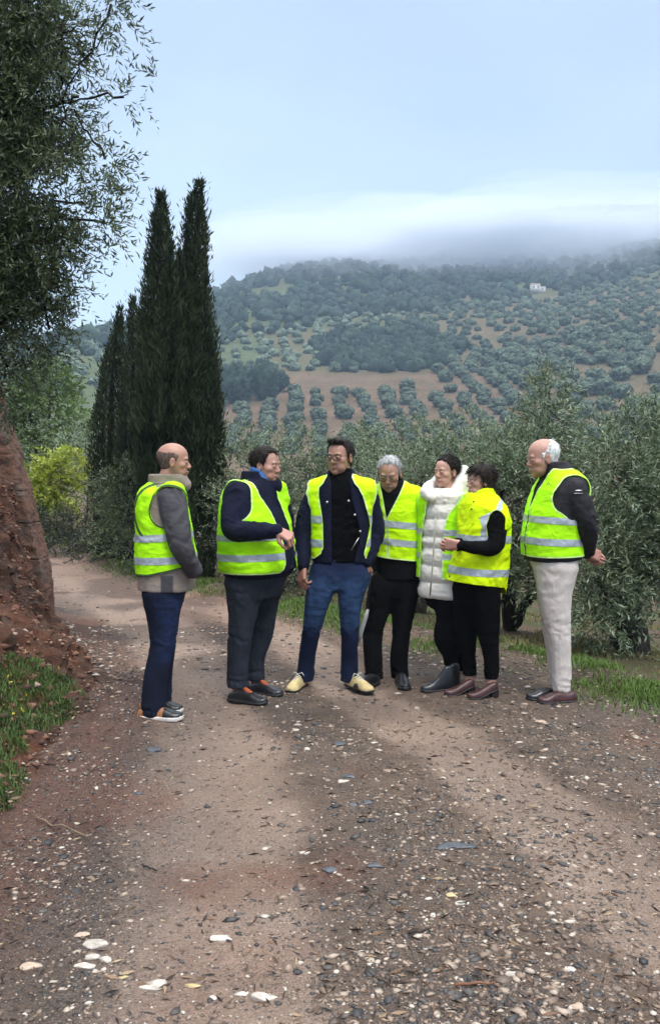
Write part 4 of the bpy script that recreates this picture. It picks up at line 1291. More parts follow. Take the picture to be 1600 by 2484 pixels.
def hand_prims(w, e, n, side, size=1.0, curl=(35, 45, 30), spread=5, thumb=0.6):
    """w wrist, e direction of the hand, n where the palm faces, side +1/-1 the thumb's side"""
    w, e, n = [np.asarray(v, float) for v in (w, e, n)]
    e = e / np.linalg.norm(e); n = n - e * (n @ e); n /= np.linalg.norm(n)
    t = np.cross(e, n) * side
    out = []
    ks = []
    for i, (o, kl) in enumerate(((.031, .090), (.010, .096), (-.011, .091), (-.030, .082))):
        k = w + size * (e * kl + t * o - n * 0.004)
        out.append((cone(w + t * o * .55 * size, k, .017 * size, .0125 * size), .012))
        ks.append(k)
    lens = ((.040, .025, .021), (.044, .029, .022), (.040, .027, .021), (.031, .020, .018))
    for i, k in enumerate(ks):
        sp = math.radians(spread * (1.5 - i))
        d = e * math.cos(sp) + t * math.sin(sp)
        a = 0; p = k
        for j in range(3):
            a += math.radians(curl[j] * (1 + 0.12 * (i - 1)))
            q = p + size * lens[i][j] * (d * math.cos(a) + n * math.sin(a))
            r0 = (.0096, .0086, .0078)[j] * size * (0.9 if i == 3 else 1)
            out.append((cone(p, q, r0, r0 * .92), .003))
            p = q
    b = w + size * (e * .022 + t * .022 + n * .006)
    m = b + size * .046 * (e * .62 + t * .66 + n * .35 * thumb * 2) / 1.05
    q = m + size * .034 * (e * .88 + t * (.35 - .5 * thumb) + n * .55 * thumb)
    z = q + size * .026 * (e * .85 - t * .3 * thumb + n * .6 * thumb)
    out += [(cone(b, m, .017 * size, .0125 * size), .012), (cone(m, q, .0115 * size, .0105 * size), .004), (cone(q, z, .0102 * size, .0085 * size), .004)]
    return out

def shoe_meshes(heel, psi, L, style):
    a = math.radians(psi)
    f = np.array([math.sin(a), -math.cos(a), 0]); t = np.array([math.cos(a), math.sin(a), 0])
    xs = [0, .1, .25, .45, .65, .82, .93, 1.0]
    wd = np.array([.62, .80, .84, .80, .98, 1.0, .78, .30]) * .048 * (0.80 if style['kind'] in ('boot', 'heelshoe') else 1)
    hts = {'shoe': [.048, .062, .078, .080, .068, .050, .043, .030], 'boot': [.165, .175, .172, .105, .066, .050, .044, .030],
           'heelshoe': [.052, .060, .060, .056, .054, .046, .040, .03], 'loafer': [.060, .068, .062, .074, .066, .047, .042, .03]}[style['kind']]
    lift = style.get('lift', 0.0)
    hl = np.array([lift, lift, lift * .8, lift * .35, 0, 0, .002, .008])
    st = style.get('sole', .022)
    def loc(X, Y, Z):
        dx, dy = X - heel[0], Y - heel[1]
        return (dx * f[0] + dy * f[1]) / L, dx * t[0] + dy * t[1], Z - heel[2]
    def upper(X, Y, Z):
        u, v, z = loc(X, Y, Z)
        w = np.interp(u, xs, wd) * .95; h = np.interp(u, xs, hts); b = np.interp(u, xs, hl) + st * .6
        zz = np.maximum(z - b, 0) / np.maximum(h - st * .4, .01)
        r = (np.abs(v / w) ** 2.6 + zz ** 2.2) ** (1 / 2.3)
        d = (r - 1) * np.minimum(w, h)
        return np.maximum(np.maximum(d, b - z), np.maximum(-u, u - 1) * L)
    def sole(X, Y, Z):
        u, v, z = loc(X, Y, Z)
        w = np.interp(u, xs, wd) + .003; b = np.interp(u, xs, hl)
        d = np.maximum(np.abs(v) - w, np.maximum(b - z, z - b - st))
        if lift: d = np.minimum(d, np.maximum(np.maximum(np.abs(v) - w * .85, u * L - .055), np.maximum(-z, z - b - st)))
        return np.maximum(d, np.maximum(-u - .01, u - 1.015) * L)
    lo = np.minimum(heel, heel + f * L) - np.array([.08, .08, .01]); hi = np.maximum(heel, heel + f * L) + np.array([.08, .08, .24])
    res = []
    for fn in (upper, sole):
        g = Field(lo, hi, .006); g.u((fn, (lo, hi))); res.append(g.mesh(2))
    return res, f, t

HAIR = {}
def _zl(pts):
    a = np.array(pts, float)
    return lambda y: np.interp(y, a[:, 0], a[:, 1])
Z_SHORT = _zl([(-.6, -.30), (-.25, -.26), (-.10, -.16), (-.06, .06), (.02, .08), (.035, -.06), (.10, -.04), (.115, .10), (.17, .25), (.24, .33), (.30, .37), (.36, .44)])
Z_WOMAN = _zl([(-.6, -.26), (-.25, -.22), (-.10, -.10), (-.06, .06), (.06, .02), (.11, .10), (.17, .22), (.25, .33), (.31, .42), (.36, .5)])
Z_BOB = _zl([(-.6, -.52), (-.2, -.52), (-.07, -.45), (-.03, -.20), (.03, -.06), (.09, .06), (.14, .16), (.28, .26), (.36, .30), (.40, .5)])
def hair_g(style):
    if style == 'cropped':
        return lambda x, y, z: np.minimum(z - Z_SHORT(y), .27 - .45 * np.maximum(y, 0) + .10 * (y < -.1) * 0 - z + .28 * np.clip(-y - .30, 0, 1)) * .7
    if style == 'crownless':
        return lambda x, y, z: np.minimum(z - Z_SHORT(y), .16 + 1.1 * np.clip(.05 - y, 0, .30) - z) * .7
    if style == 'receding':
        return lambda x, y, z: np.minimum(z - Z_SHORT(y) - .05 * np.clip(1 - np.abs(np.abs(x) - .16) / .1, 0, 1) * (y > .12), .09 - .0 * x - (.09 - np.sqrt((x) ** 2 + (y + .24) ** 2 + (z - .5) ** 2))) * .7
    if style == 'woman':
        return lambda x, y, z: (z - Z_WOMAN(y)) * .7
    if style == 'bob':
        return lambda x, y, z: (z - Z_BOB(y)) * .7
    return lambda x, y, z: (z - Z_SHORT(y)) * .7

def make_head(hd, neck_to):
    C, H = np.asarray(hd['c']), hd['H']
    L, Fw, U = axes(hd['yaw'], hd.get('pitch', 0), hd.get('roll', 0))
    R = np.array([L, Fw, U])
    w = lambda p: C + H * (np.asarray(p, float) @ R)
    E = lambda c, r: ell(w(c), np.array(r) * H, R)
    Cn = lambda a, b, ra, rb: cone(w(a), w(b), ra * H, rb * H)
    fat = hd.get('fat', 1.0)
    fem = hd.get('fem', 0)
    cran = E((0, -.055, .155), (.325, .415, .345))
    pr = [(cran, .0), (E((0, .10, -.10), (.268 * fat, .262, .36)), .08), (E((0, .14, -.335), (.205 * fat, .20, .15)), .05),
          (E((0, .275, -.405), (.095, .09, .085)), .05)]
    for s in (-1, 1):
        pr += [(E((s * .175 * fat, .20, -.085), (.10, .11, .09)), .05), (E((s * .12 * fat, .20, -.28), (.11 * fat, .13, .12)), .05)]
    pr += [(Cn((-.15, .315, .085), (.15, .315, .085), .05, .05), .03)]
    g = None
    nb, nr = neck_to
    neckp = cone(w((0, -.10, -.22)), nb, .235 * H * (0.82 if fem else 1), nr)
    lo = np.minimum(w((0, 0, 0)) - .68 * H, nb - .1); hi = w((0, 0, 0)) + .68 * H
    lo = np.minimum(lo, hi - .3)
    hi = np.maximum(hi, nb + .09)
    g = Field(lo, hi, .0042)
    for p, k in pr: g.u(p, k * H)
    g.u(neckp, .05 * H)
    for s in (-1, 1):
        g.sub(E((s * .135, .40, -.005), (.085, .075, .055)), .05 * H)
    g.u(Cn((0, .33, .03), (0, .418, -.125), .028, .044), .035 * H)
    for s in (-1, 1): g.u(E((s * .048, .380, -.145), (.036, .048, .032)), .02 * H)
    g.u(E((0, .355, -.262), (.105, .045, .026)), .015 * H)
    g.u(E((0, .348, -.305), (.085, .045, .030)), .015 * H)
    g.sub(Cn((-.10, .40, -.283), (.10, .40, -.283), .010, .010), .01 * H)
    for s in (-1, 1):
        g.u(E((s * .325, -.035, -.035), (.032, .078, .135)), .02 * H)
        g.sub(E((s * .37, -.02, -.02), (.035, .04, .075)), .02 * H)
        g.u(E((s * .13, .318, -.003), (.060, .058, .050)), .022 * H)
    V, Q = g.mesh(1)
    q = (V - C) @ R.T / H
    red = .75 * np.exp(-((q[:, 0] / .10) ** 2 + ((q[:, 2] + .283) / .045) ** 2) * 1.2) * (q[:, 1] > .26)
    red = np.maximum(red, hd.get('ruddy', .3) * (np.exp(-(((np.abs(q[:, 0]) - .17) / .12) ** 2 + ((q[:, 2] + .13) / .10) ** 2)) * (q[:, 1] > .1) + np.exp(-((q[:, 0] / .07) ** 2 + ((q[:, 2] + .13) / .07) ** 2)) * (q[:, 1] > .38)))
    red = np.maximum(red, .35 * (np.abs(q[:, 0]) > .315) * (q[:, 2] < .12))
    bd = hd.get('beard', 0) * smooth(-.16, -.24, q[:, 2]) * (q[:, 2] > -.5) * (q[:, 1] > -.02) * (1 - .0 * red)
    return dict(V=V, Q=Q, red=red, beard=bd, w=w, R=R, H=H, C=C, E=E, Cn=Cn, cran=cran)

def head_extras(root, O, h, hd):
    w, H, R, C = h['w'], h['H'], h['R'], h['C']
    # eyes, brows
    for s in (-1, 1):
        lo, hi = w((s * .13, .36, 0)) - .03, w((s * .13, .36, 0)) + .03
        g = Field(lo, hi, .0022); g.u(h['E']((s * .13, .371, -.008), (.038, .016, .016)))
        V, Q = g.mesh(1)
        q = (V - C) @ R.T / H
        iris = np.abs(q[:, 0] - s * .13 + hd.get('gaze', 0)) < .026
        fm = iris[Q].sum(1) >= 2
        obj("eye", mesh_data("eye", V - O, Q, (M_EYEW, M_EYE), fmat=fm.astype(int)), root)
        g = Field(w((s * .13, .36, .09)) - .035, w((s * .13, .36, .09)) + .035, .003)
        g.u(h['Cn']((s * .065, .372, .072), (s * .15, .352, .092), .012, .013)); g.u(h['Cn']((s * .15, .352, .092), (s * .215, .298, .068), .016, .008))
        V, Q = g.mesh(1)
        obj("eyebrow", mesh_data("eyebrow", V - O, Q, (hd.get('browmat', M_BROW),)), root)
    # hair
    st = hd.get('hair')
    if st:
        t = hd.get('t', .04)
        lo, hi = C - .78 * H, C + .78 * H
        g = Field(lo, hi, .005)
        p = h['E']((0, -.06, .16), (.325 + t, .415 + t, .345 + t)); g.u(p)
        g.u(h['E']((0, -.10, -.08), (.262 + t, .26 + t, .30)), .06 * H)
        if st == 'bob':
            g.u(h['E']((0, -.14, -.14), (.35, .36, .36)), .06 * H)
        gf = hair_g(st)
        def regionf(X, Y, Z):
            dx, dy, dz = X - C[0], Y - C[1], Z - C[2]
            q = [(dx * R[i, 0] + dy * R[i, 1] + dz * R[i, 2]) / H for i in range(3)]
            return -(gf(q[0], q[1], q[2]) + hd.get('ragged', .030) * np.sin(q[0] * 31 + 9 * q[1]) * np.sin(q[2] * 17 + q[1] * 27)) * H
        g.cut(regionf, hd.get('soft', .07) * H)
        if st == 'woman':
            g.u(h['E']((0, -.50, .10), (.15, .13, .14)), .03 * H)
        if hd.get('quiff'):
            g.u(h['E']((-.02, .20, .44), (.25, .17, .09)), .06 * H)
        V, Q = g.mesh(1)
        q = (V - C) @ R.T / H
        N = vnormals(V, Q)
        V = V + N * (fbm(q * np.array([26, 7, 16]), 3, 5) * .008 * H)[:, None] * (t > .02)
        # loose strands combed over the cap, so its edge is not a line
        rng = np.random.default_rng(int(abs(C[0]) * 1000) + 5)
        Nn = vnormals(V, Q); q = (V - C) @ R.T / H
        outer = np.where((np.abs(q) < .75).all(1) & (((Nn * (V - C)).sum(1)) > 0))[0]
        m = hd.get('strands', 1500)
        i = rng.choice(outer, m)
        aim = np.array([0, -.62, .05]) if st == 'woman' else None
        T_ = (aim - q[i]) if aim is not None else (q[i] - np.array([.05, -.22, .60]))
        T_ = T_ @ R
        T_ -= Nn[i] * (T_ * Nn[i]).sum(1, keepdims=True)
        T_ /= np.linalg.norm(T_, axis=1, keepdims=True) + 1e-9
        ln = hd.get('slen', .032) * (.5 + rng.random(m))
        v2, f2 = leaf_cards(V[i] - Nn[i] * .003, T_ + .06 * Nn[i] + .13 * rng.normal(size=(m, 3)), ln, .0034, rng, -.10)
        Q = np.concatenate([Q, f2 + len(V)]); V = np.concatenate([V, v2])
        obj("hair", mesh_data("hair", V - O, Q, (hd['hairmat'],)), root)
    gl = hd.get('glasses')
    if gl:
        th, fw, fh = gl
        parts = []; lens = []
        for s in (-1, 1):
            cx = s * .142
            an = np.linspace(0, 2 * math.pi, 21)
            ex = np.sign(np.cos(an)) * np.abs(np.cos(an)) ** .55 * fw; ez = np.sign(np.sin(an)) * np.abs(np.sin(an)) ** .55 * fh
            loop = [w((cx + a, .432 - .35 * (abs(cx + a) ** 2), -.01 + b)) for a, b in zip(ex, ez)]
            parts.append((loop, th * H, 5, False))
            parts.append(([w((s * (.142 + fw), .40, .03)), w((s * .31, .22, .035)), w((s * .345, -.02, .03)), w((s * .34, -.1, -.04))], th * .8 * H, 5))
            lens.append(np.array(loop[:-1]))
        parts.append(([w((-.142 + fw, .43, .0)), w((0, .445, .012)), w((.142 - fw, .43, .0))], th * .8 * H, 5))
        V, F = tubes_mesh(parts)
        go = obj("glasses", mesh_data("glasses", V - O, F, (M_FRAME,)), root)
        for lp in lens:
            n = len(lp)
            Vb = np.concatenate([lp, lp + R[1] * .002])
            i = np.arange(n); j = (i + 1) % n
            me = bpy.data.meshes.new("lens")
            me.from_pydata([tuple(v - O) for v in Vb], [], [list(range(n)), list(range(2 * n - 1, n - 1, -1))] + [[int(b), int(a), int(a) + n, int(b) + n] for a, b in zip(i, j)])
            me.materials.append(M_LENS)
            obj("lens", me, go)

def gapfn(gap, Fw, L, cfun, front=1):
    """open front of a garment: True region between two edges, given as rows z, lat left, lat right"""
    a = np.array(sorted(gap, key=lambda q: q[0]), float)
    def fn(X, Y, Z):
        cx, cy = cfun(Z)
        lat = (X - cx) * L[0] + (Y - cy) * L[1]
        fw = (X - cx) * Fw[0] + (Y - cy) * Fw[1]
        l_ = np.interp(Z, a[:, 0], a[:, 1]); r_ = np.interp(Z, a[:, 0], a[:, 2])
        return np.maximum(np.maximum(l_ - lat, lat - r_), -fw * front - .0)
    return fn

def person(sp):
    Y = sp['Y']; psi = sp['psi']
    L, Fw, _ = axes(psi)
    P = lambda q: at(q[0], q[1], Y + (q[2] if len(q) > 2 else 0))
    zz = lambda py: at(800, py, Y)[2]
    O = np.array([at(sp['x'], 1600, Y)[0], Y, 0.0])
    root = empty("person", O, sp['label'], "person", "people in high visibility vests on the dirt track")
    vx = sp.get('vox', .0085)
    secs = []
    for r in sp['torso']:
        c = at(r[1], r[0], Y + (r[4] if len(r) > 4 else 0))
        secs.append((c[2], c[0], c[1], r[2], r[3]))
    secs.sort(key=lambda q: q[0])
    S_ = np.array(secs)
    cf = lambda Z: (np.interp(Z, S_[:, 0], S_[:, 1]), np.interp(Z, S_[:, 0], S_[:, 2]))
    arms = [[np.append(P(q), q[3]) for q in a] for a in sp['arms']]
    legs = [[np.append(P(q), q[3]) for q in a] for a in sp['legs']]
    def put(name, V, F, mats, parent=root, attrs=None, fmat=None):
        return obj(name, mesh_data(name, V - O, F, mats, attrs, fmat=fmat), parent)
    # ---- body: hidden torso and limbs, then head and hands, one mesh
    hd = sp['head']; hd['c'] = P(hd['p'])
    nb = np.array([S_[-1, 1], S_[-1, 2], S_[-1, 0] - .03])
    h = make_head(hd, (nb, hd.get('neckr', .062)))
    t0 = loft(secs, Fw, L, -(.03 + sp['trousers'].get('in', .02)))
    pr = [(t0, 0)]
    for a in arms: pr += [(cone(a[i][:3], a[i + 1][:3], max(a[i][3] - .022, .022), max(a[i + 1][3] - .022, .022)), .03) for i in range(len(a) - 1)]
    for a in arms:
        zc_ = min(a[0][2], secs[-1][0] - .06); cx_, cy_ = cf(zc_)
        pr.append((cone(np.array([cx_, cy_, zc_]), a[0][:3], .055, max(a[0][3] - .022, .03)), .03))
    for a in legs: pr += [(cone(a[i][:3], a[i + 1][:3], max(a[i][3] - .028, .024), max(a[i + 1][3] - .028, .024)), .03) for i in range(len(a) - 1)]
    for a in legs:
        e = a[-1][:3]; pr.append((cone(e, np.array([e[0], e[1], .06]), .036, .034), .01))
    lo, hi = bounds([p for p, k in pr])
    g = Field(lo, hi, .012)
    for p, k in pr: g.u(p, k)
    V, Q = g.mesh(1)
    Vs, Qs, red, brd = [V, h['V']], [Q, h['Q'] + len(V)], [np.zeros(len(V)), h['red']], [np.zeros(len(V)), h['beard']]
    n = len(V) + len(h['V'])
    for hn in sp.get('hands', []):
        w = P(hn['p']); hp = hand_prims(w, hn['e'], hn['n'], hn.get('side', 1), hn.get('size', 1.0), hn.get('curl', (35, 45, 30)), hn.get('spread', 6), hn.get('thumb', .6))
        if 'from' in hn: hp.append((cone(P(hn['from']), w, .028, .025), .012))
        lo, hi = bounds([p for p, k in hp], .012)
        g = Field(lo, hi, .0034)
        for p, k in hp: g.u(p, k)
        V, Q = g.mesh(1)
        Vs.append(V); Qs.append(Q + n); n += len(V)
        kn = .35 + 0 * V[:, 0]
        red.append(kn); brd.append(np.zeros(len(V)))
    put("body", np.concatenate(Vs), np.concatenate(Qs), (sp['skin'],), attrs={"red": np.concatenate(red), "beard": np.concatenate(brd)})
    head_extras(root, O, h, hd)
    # ---- trousers
    tr = sp['trousers']
    prl = [limb_prim(a) for a in legs]
    ws = [s for s in secs if s[0] < zz(tr['top']) + .10] or secs[:2]
    zc_, zt_ = zz(tr['crotch']), zz(tr['top'])
    ps = []
    for z_ in np.linspace(zc_, zt_, 7):
        k_ = .80 + .20 * min(1, (z_ - zc_) / .10)
        v_ = [np.interp(z_, S_[:, 0], S_[:, i]) for i in (1, 2, 3, 4)]
        ps.append((z_, v_[0], v_[1], (v_[2] - tr.get('in', .02)) * k_, (v_[3] - tr.get('in', .02)) * k_))
    pel = loft(ps, Fw, L, 0, 2.2, zlo=zz(tr['crotch']), zhi=zz(tr['top']))
    lo, hi = bounds(prl + [pel])
    g = Field(lo, hi, vx); g.u(pel)
    for p in prl: g.u(p, .045)
    hem = [a[-1] for a in legs]
    zmin = min(e[2] for e in hem) - .004
    g.cut(lambda X, Y_, Z: zmin - Z + 0 * X + 0 * Y_)
    V, Q = g.mesh(2)
    knee = [(a[len(a) // 2][2]) for a in legs][0]
    ank = zmin
    ex = lambda V: .40 + .5 * np.exp(-((V[:, 2] - knee) / .10) ** 2) + .6 * np.exp(-((V[:, 2] - ank - .05) / .08) ** 2) + .5 * np.exp(-((V[:, 2] - zz(tr['crotch'])) / .1) ** 2)
    # a few diagonal creases gather behind the knee and above the hem
    N_ = vnormals(V, Q)
    cz = np.exp(-((V[:, 2] - zz(tr['top']) * .0 - [a[len(a) // 2][2] for a in legs][0]) / .07) ** 2) + np.exp(-((V[:, 2] - zmin - .06) / .05) ** 2)
    sl = fbm(V * np.array([6, 6, 26]) + 1.2 * fbm(V * 7, 2, sp['seed'])[:, None], 2, sp['seed'] + 31)
    V = V + N_ * (.006 * cz * (.4 - 2.0 * np.abs(sl)))[:, None]
    V = folds(V, Q, tr.get('fold', .012) * .5, tr.get('freq', (13, 13, 4.5)), sp['seed'], ex)
    at_ = None
    if tr.get('fade'):
        N = vnormals(V, Q)
        zt, zb = zz(tr['fade'][0]), zz(tr['fade'][1])
        m = smooth(zb - .03, zb + .05, V[:, 2]) * smooth(zt + .08, zt - .06, V[:, 2])
        face = np.clip(N @ Fw * .9 + .45, 0, 1)
        wh = .65 + .7 * fbm(V * np.array([22, 22, 60]), 3, 9)
        at_ = {"c2": np.clip(m * face * wh * tr['fade'][2], 0, 1)}
    put("trousers", V, Q, (tr['mat'],), attrs=at_)
    # ---- jacket
    jk = sp['jacket']
    armp = [limb_prim(a) if len(a) > 2 else chain(a)[0] for a in arms]
    body = loft(secs, Fw, L, 0, jk.get('p', 2.3))
    lo, hi = bounds(armp + [body], .05)
    g = Field(lo, hi, vx); g.u(body)
    for p in armp: g.u(p, .03)
    if 'collar' in jk:
        for c in jk['collar']:
            g.u(cone(P(c[0]), P(c[1]), c[2], c[3]), .02)
        c = jk['collar'][-1]
    hemz = jk['hem']
    hf = lambda X, Y_, Z: hemfn(hemz, zz, Fw, L, cf)(X, Y_, Z)
    # hem only cuts the trunk, not the sleeves
    Fbody = g.F.copy()
    g.cut(hf)
    g2 = Field(lo, hi, vx)
    for p in armp: g2.u(p, .0)
    g.F = np.minimum(g.F, g2.F)
    if jk.get('gap'):
        gp = gapfn([(zz(r[0]), r[1], r[2]) for r in jk['gap']], Fw, L, cf)
        sl, G = g.grid()
        dg = gp(*G)
        core = loft(secs, Fw, L, -.032)[0](*G)
        g.F = np.maximum(g.F, -np.maximum(dg, -core))
    if jk.get('neckhole'):
        q = jk['neckhole']; g.sub(cone(P(q[0]), P(q[1]), q[2], q[2]), .006)
    V, Q = g.mesh(2)
    if jk.get('quilt'):
        zs = np.array([zz(v) for v in jk['quilt']])
        dm = np.min(np.abs(V[:, 2:3] + .012 * fbm(V * 6, 2, 3)[:, None] - zs[None]), 1)
        N = vnormals(V, Q)
        V = V + N * (.020 * np.sqrt(np.clip(dm / .05, 0, 1)) - .012 + .006 * fbm(V * np.array([20, 20, 34]), 3, 8))[:, None]
    ad = np.min([p[0](V[:, 0], V[:, 1], V[:, 2]) for p in armp], 0)
    damp = .15 + .7 * smooth(.02, -.01, ad)
    V = folds(V, Q, jk.get('fold', .014) * .8, jk.get('freq', (11, 11, 10)), sp['seed'] + 3, lambda V: damp)
    at_ = None
    if jk.get('two'):
        bd_ = body[0](V[:, 0], V[:, 1], V[:, 2])
        at_ = {"c2": smooth(.012, -.012, ad - np.maximum(bd_, -.01) - .004)}
        if jk['two'] == 'panel':
            cx, cy = cf(V[:, 2]); fw = (V[:, 0] - cx) * Fw[0] + (V[:, 1] - cy) * Fw[1]
            low = (V[:, 2] < zz(1385)) & (ad > .01)
            at_["c2"] = np.where(low, smooth(.02, .03, fw) * smooth(.10, .09, fw), at_["c2"])
    jo = put(jk.get('name', 'jacket'), V, Q, (jk['mat'],), attrs=at_)
    if sp.get('inner'):
        q = sp['inner']
        g = Field(lo, hi, .010); g.u(loft(secs, Fw, L, -.016)); 
        for c in q.get('collar', []): g.u(cone(P(c[0]), P(c[1]), c[2], c[3]), .02)
        g.cut(lambda X, Y_, Z: zz(q['hem']) - Z + 0 * X + 0 * Y_)
        V, Q = g.mesh(2)
        put(q['name'], folds(V, Q, .008, (8, 8, 16), sp['seed'] + 9), Q, (q['mat'],))
    # ---- vest
    vs = sp['vest']; infl = vs.get('infl', .011)
    g = Field(lo - .03, hi + .03, .0085)
    g.u(loft(secs, Fw, L, infl, 2.3))
    for a in arms: g.u(cone(a[0][:3], a[0][:3] + .25 * (a[1][:3] - a[0][:3]), a[0][3] + infl * .8, a[0][3] + infl * .8), .04)
    for c in vs.get('collar', []): g.u(cone(P(c[0]), P(c[1]), c[2], c[3]), .02)
    V, Q = g.mesh(2)
    V = folds(V, Q, vs.get('fold', .0055), vs.get('freq', (4, 4, 9)), sp['seed'] + 6)
    N0 = vnormals(V, Q)
    V = V + N0 * (.0022 * (1 - 2.4 * np.abs(fbm(V * np.array([13, 13, 30]) + 1.5 * fbm(V * 6, 2, 5)[:, None], 2, sp['seed'] + 8))))[:, None]
    cuts = [hemfn(vs['hem'], zz, Fw, L, cf)]
    for hole in vs['holes']:
        pts = [np.append(P(q), q[3]) for q in hole]
        cuts.append(lambda X, Y_, Z, ch=chain(pts): -np.min([p[0](X, Y_, Z) for p in ch], 0))
    if vs.get('gap'):
        gp = gapfn([(zz(r[0]), r[1], r[2]) for r in vs['gap']], Fw, L, cf)
        cuts.append(lambda X, Y_, Z: -gp(X, Y_, Z))
    if vs.get('neck'):
        q = vs['neck']; nk = cone(P(q[0]), P(q[1]), q[2], q[3])
        cuts.append(lambda X, Y_, Z: -nk[0](X, Y_, Z))
    Tq = tris(Q)
    for cfn in cuts:
        V, Tq = clip(V, Tq, -cfn(V[:, 0], V[:, 1], V[:, 2]))
    Q = Tq
    vo = put("vest", V, Q, (vs['mat'],))
    so_ = vo.modifiers.new("thickness", 'SOLIDIFY'); so_.thickness = .004; so_.offset = -1
    edge = np.max([c_(V[:, 0], V[:, 1], V[:, 2]) for c_ in cuts], 0)
    if 'bind' not in vs or vs['bind']:
        v_, t_ = clip(V + vnormals(V, Q) * .0018, Q, edge + vs.get('bindw', .009))
        put("edge_binding", v_, t_, (vs.get('bind', M_PIPEL),), vo)
    N = vnormals(V, Q)
    def local(V):
        cx, cy = cf(V[:, 2])
        return (V[:, 0] - cx) * L[0] + (V[:, 1] - cy) * L[1], (V[:, 0] - cx) * Fw[0] + (V[:, 1] - cy) * Fw[1], V[:, 2]
    def band(fn, name="reflective_strip", mat=M_REFL, off=.0025):
        g1 = fn(*local(V))
        T = Tq[(g1[Tq] > -.03).all(1)]
        if not len(T): return
        used = np.unique(T); mp_ = np.full(len(V), -1); mp_[used] = np.arange(len(used))
        v2, t2 = clip((V + N * off)[used], mp_[T], g1[used])
        if len(t2): put(name, v2, t2, (mat,), vo)
    for b in vs['bands']:
        if b[0] == 'h':      # horizontal band: py at lat 0, slope along lat, slope along fwd
            zc = zz(b[1]); hw = b[2]
            band(lambda la, fw, z: hw - np.abs(z - zc - b[3] * la - b[4] * fw))
        else:
            band(b[1], *b[2:])
    for s in sp.get('shoes'):
        heel = gnd(s['heel'][0], s['heel'][1]); heel[2] = -.006
        (um, sm_), f, t = shoe_meshes(heel, s['dir'], s['L'], s)
        so = put(s.get('name', 'shoe'), um[0], um[1], (s['mat'],))
        put("sole", sm_[0], sm_[1], (s['solemat'],), so)
        if s.get('tongue'):
            Lh = s['L']
            g = Field(heel - .4, heel + .4, .006)
            a = heel + f * Lh * .44 + np.array([0, 0, .088]); b = heel + f * Lh * .56 + np.array([0, 0, .066])
            g = Field(np.minimum(a, b) - .05, np.maximum(a, b) + .05, .005); g.u(cone(a, b, .016, .020))
            m_ = g.mesh(1); put("tongue", m_[0], m_[1], (s['tongue'],), so)
        if s.get('toecap'):
            uu = ((um[0] - heel) @ f) / s['L']
            T_ = tris(um[1]); v_, f_ = clip(um[0] + vnormals(um[0], um[1]) * .002, T_, np.minimum(uu - .60 + .5 * np.maximum(0, .05 - um[0][:, 2]), 1.2 - uu))
            put("toe_cap", v_, f_, (s['toecap'],), so)
        if s.get('laces'):
            Lh = s['L']; ls = []
            for i in range(4):
                u = .42 + .075 * i; zt = [.093, .086, .078, .070][i]
                c = heel + f * Lh * u + np.array([0, 0, zt])
                ls.append(([c - t * .024 - [0, 0, .014], c + [0, 0, .005] + f * .006, c + t * .024 - [0, 0, .014]], .0035, 5))
            c = heel + f * Lh * .42 + np.array([0, 0, .10])
            ls.append(([c, c + t * .03 + [0, 0, .012], c + t * .045 - [0, 0, .01]], .0028, 5)); ls.append(([c, c - t * .03 + [0, 0, .012], c - t * .045 - [0, 0, .012]], .0028, 5))
            v_, f_ = tubes_mesh(ls); put("laces", v_, f_, (s['laces'],), so)
    return dict(root=root, O=O, P=P, L=L, F=Fw, put=put, jacket=jo, vest=vo, zz=zz, cf=cf, secs=secs)

def hemfn(hem, zz, Fw, L, cf):
    """hem: (py, slope along lat, slope along fwd) or a list of (fwd, py) rows"""
    if isinstance(hem, list):
        a = np.array(sorted([(q[0], zz(q[1])) for q in hem]))
        def fn(X, Y, Z):
            cx, cy = cf(Z); fw = (X - cx) * Fw[0] + (Y - cy) * Fw[1]
            return np.interp(fw, a[:, 0], a[:, 1]) - Z
        return fn
    z0 = zz(hem[0])
    def fn(X, Y, Z):
        cx, cy = cf(Z)
        return z0 + hem[1] * ((X - cx) * L[0] + (Y - cy) * L[1]) + hem[2] * ((X - cx) * Fw[0] + (Y - cy) * Fw[1]) - Z
    return fn
# ------------------------------------------------------------------ the seven people, left to right
def V_(f): return f

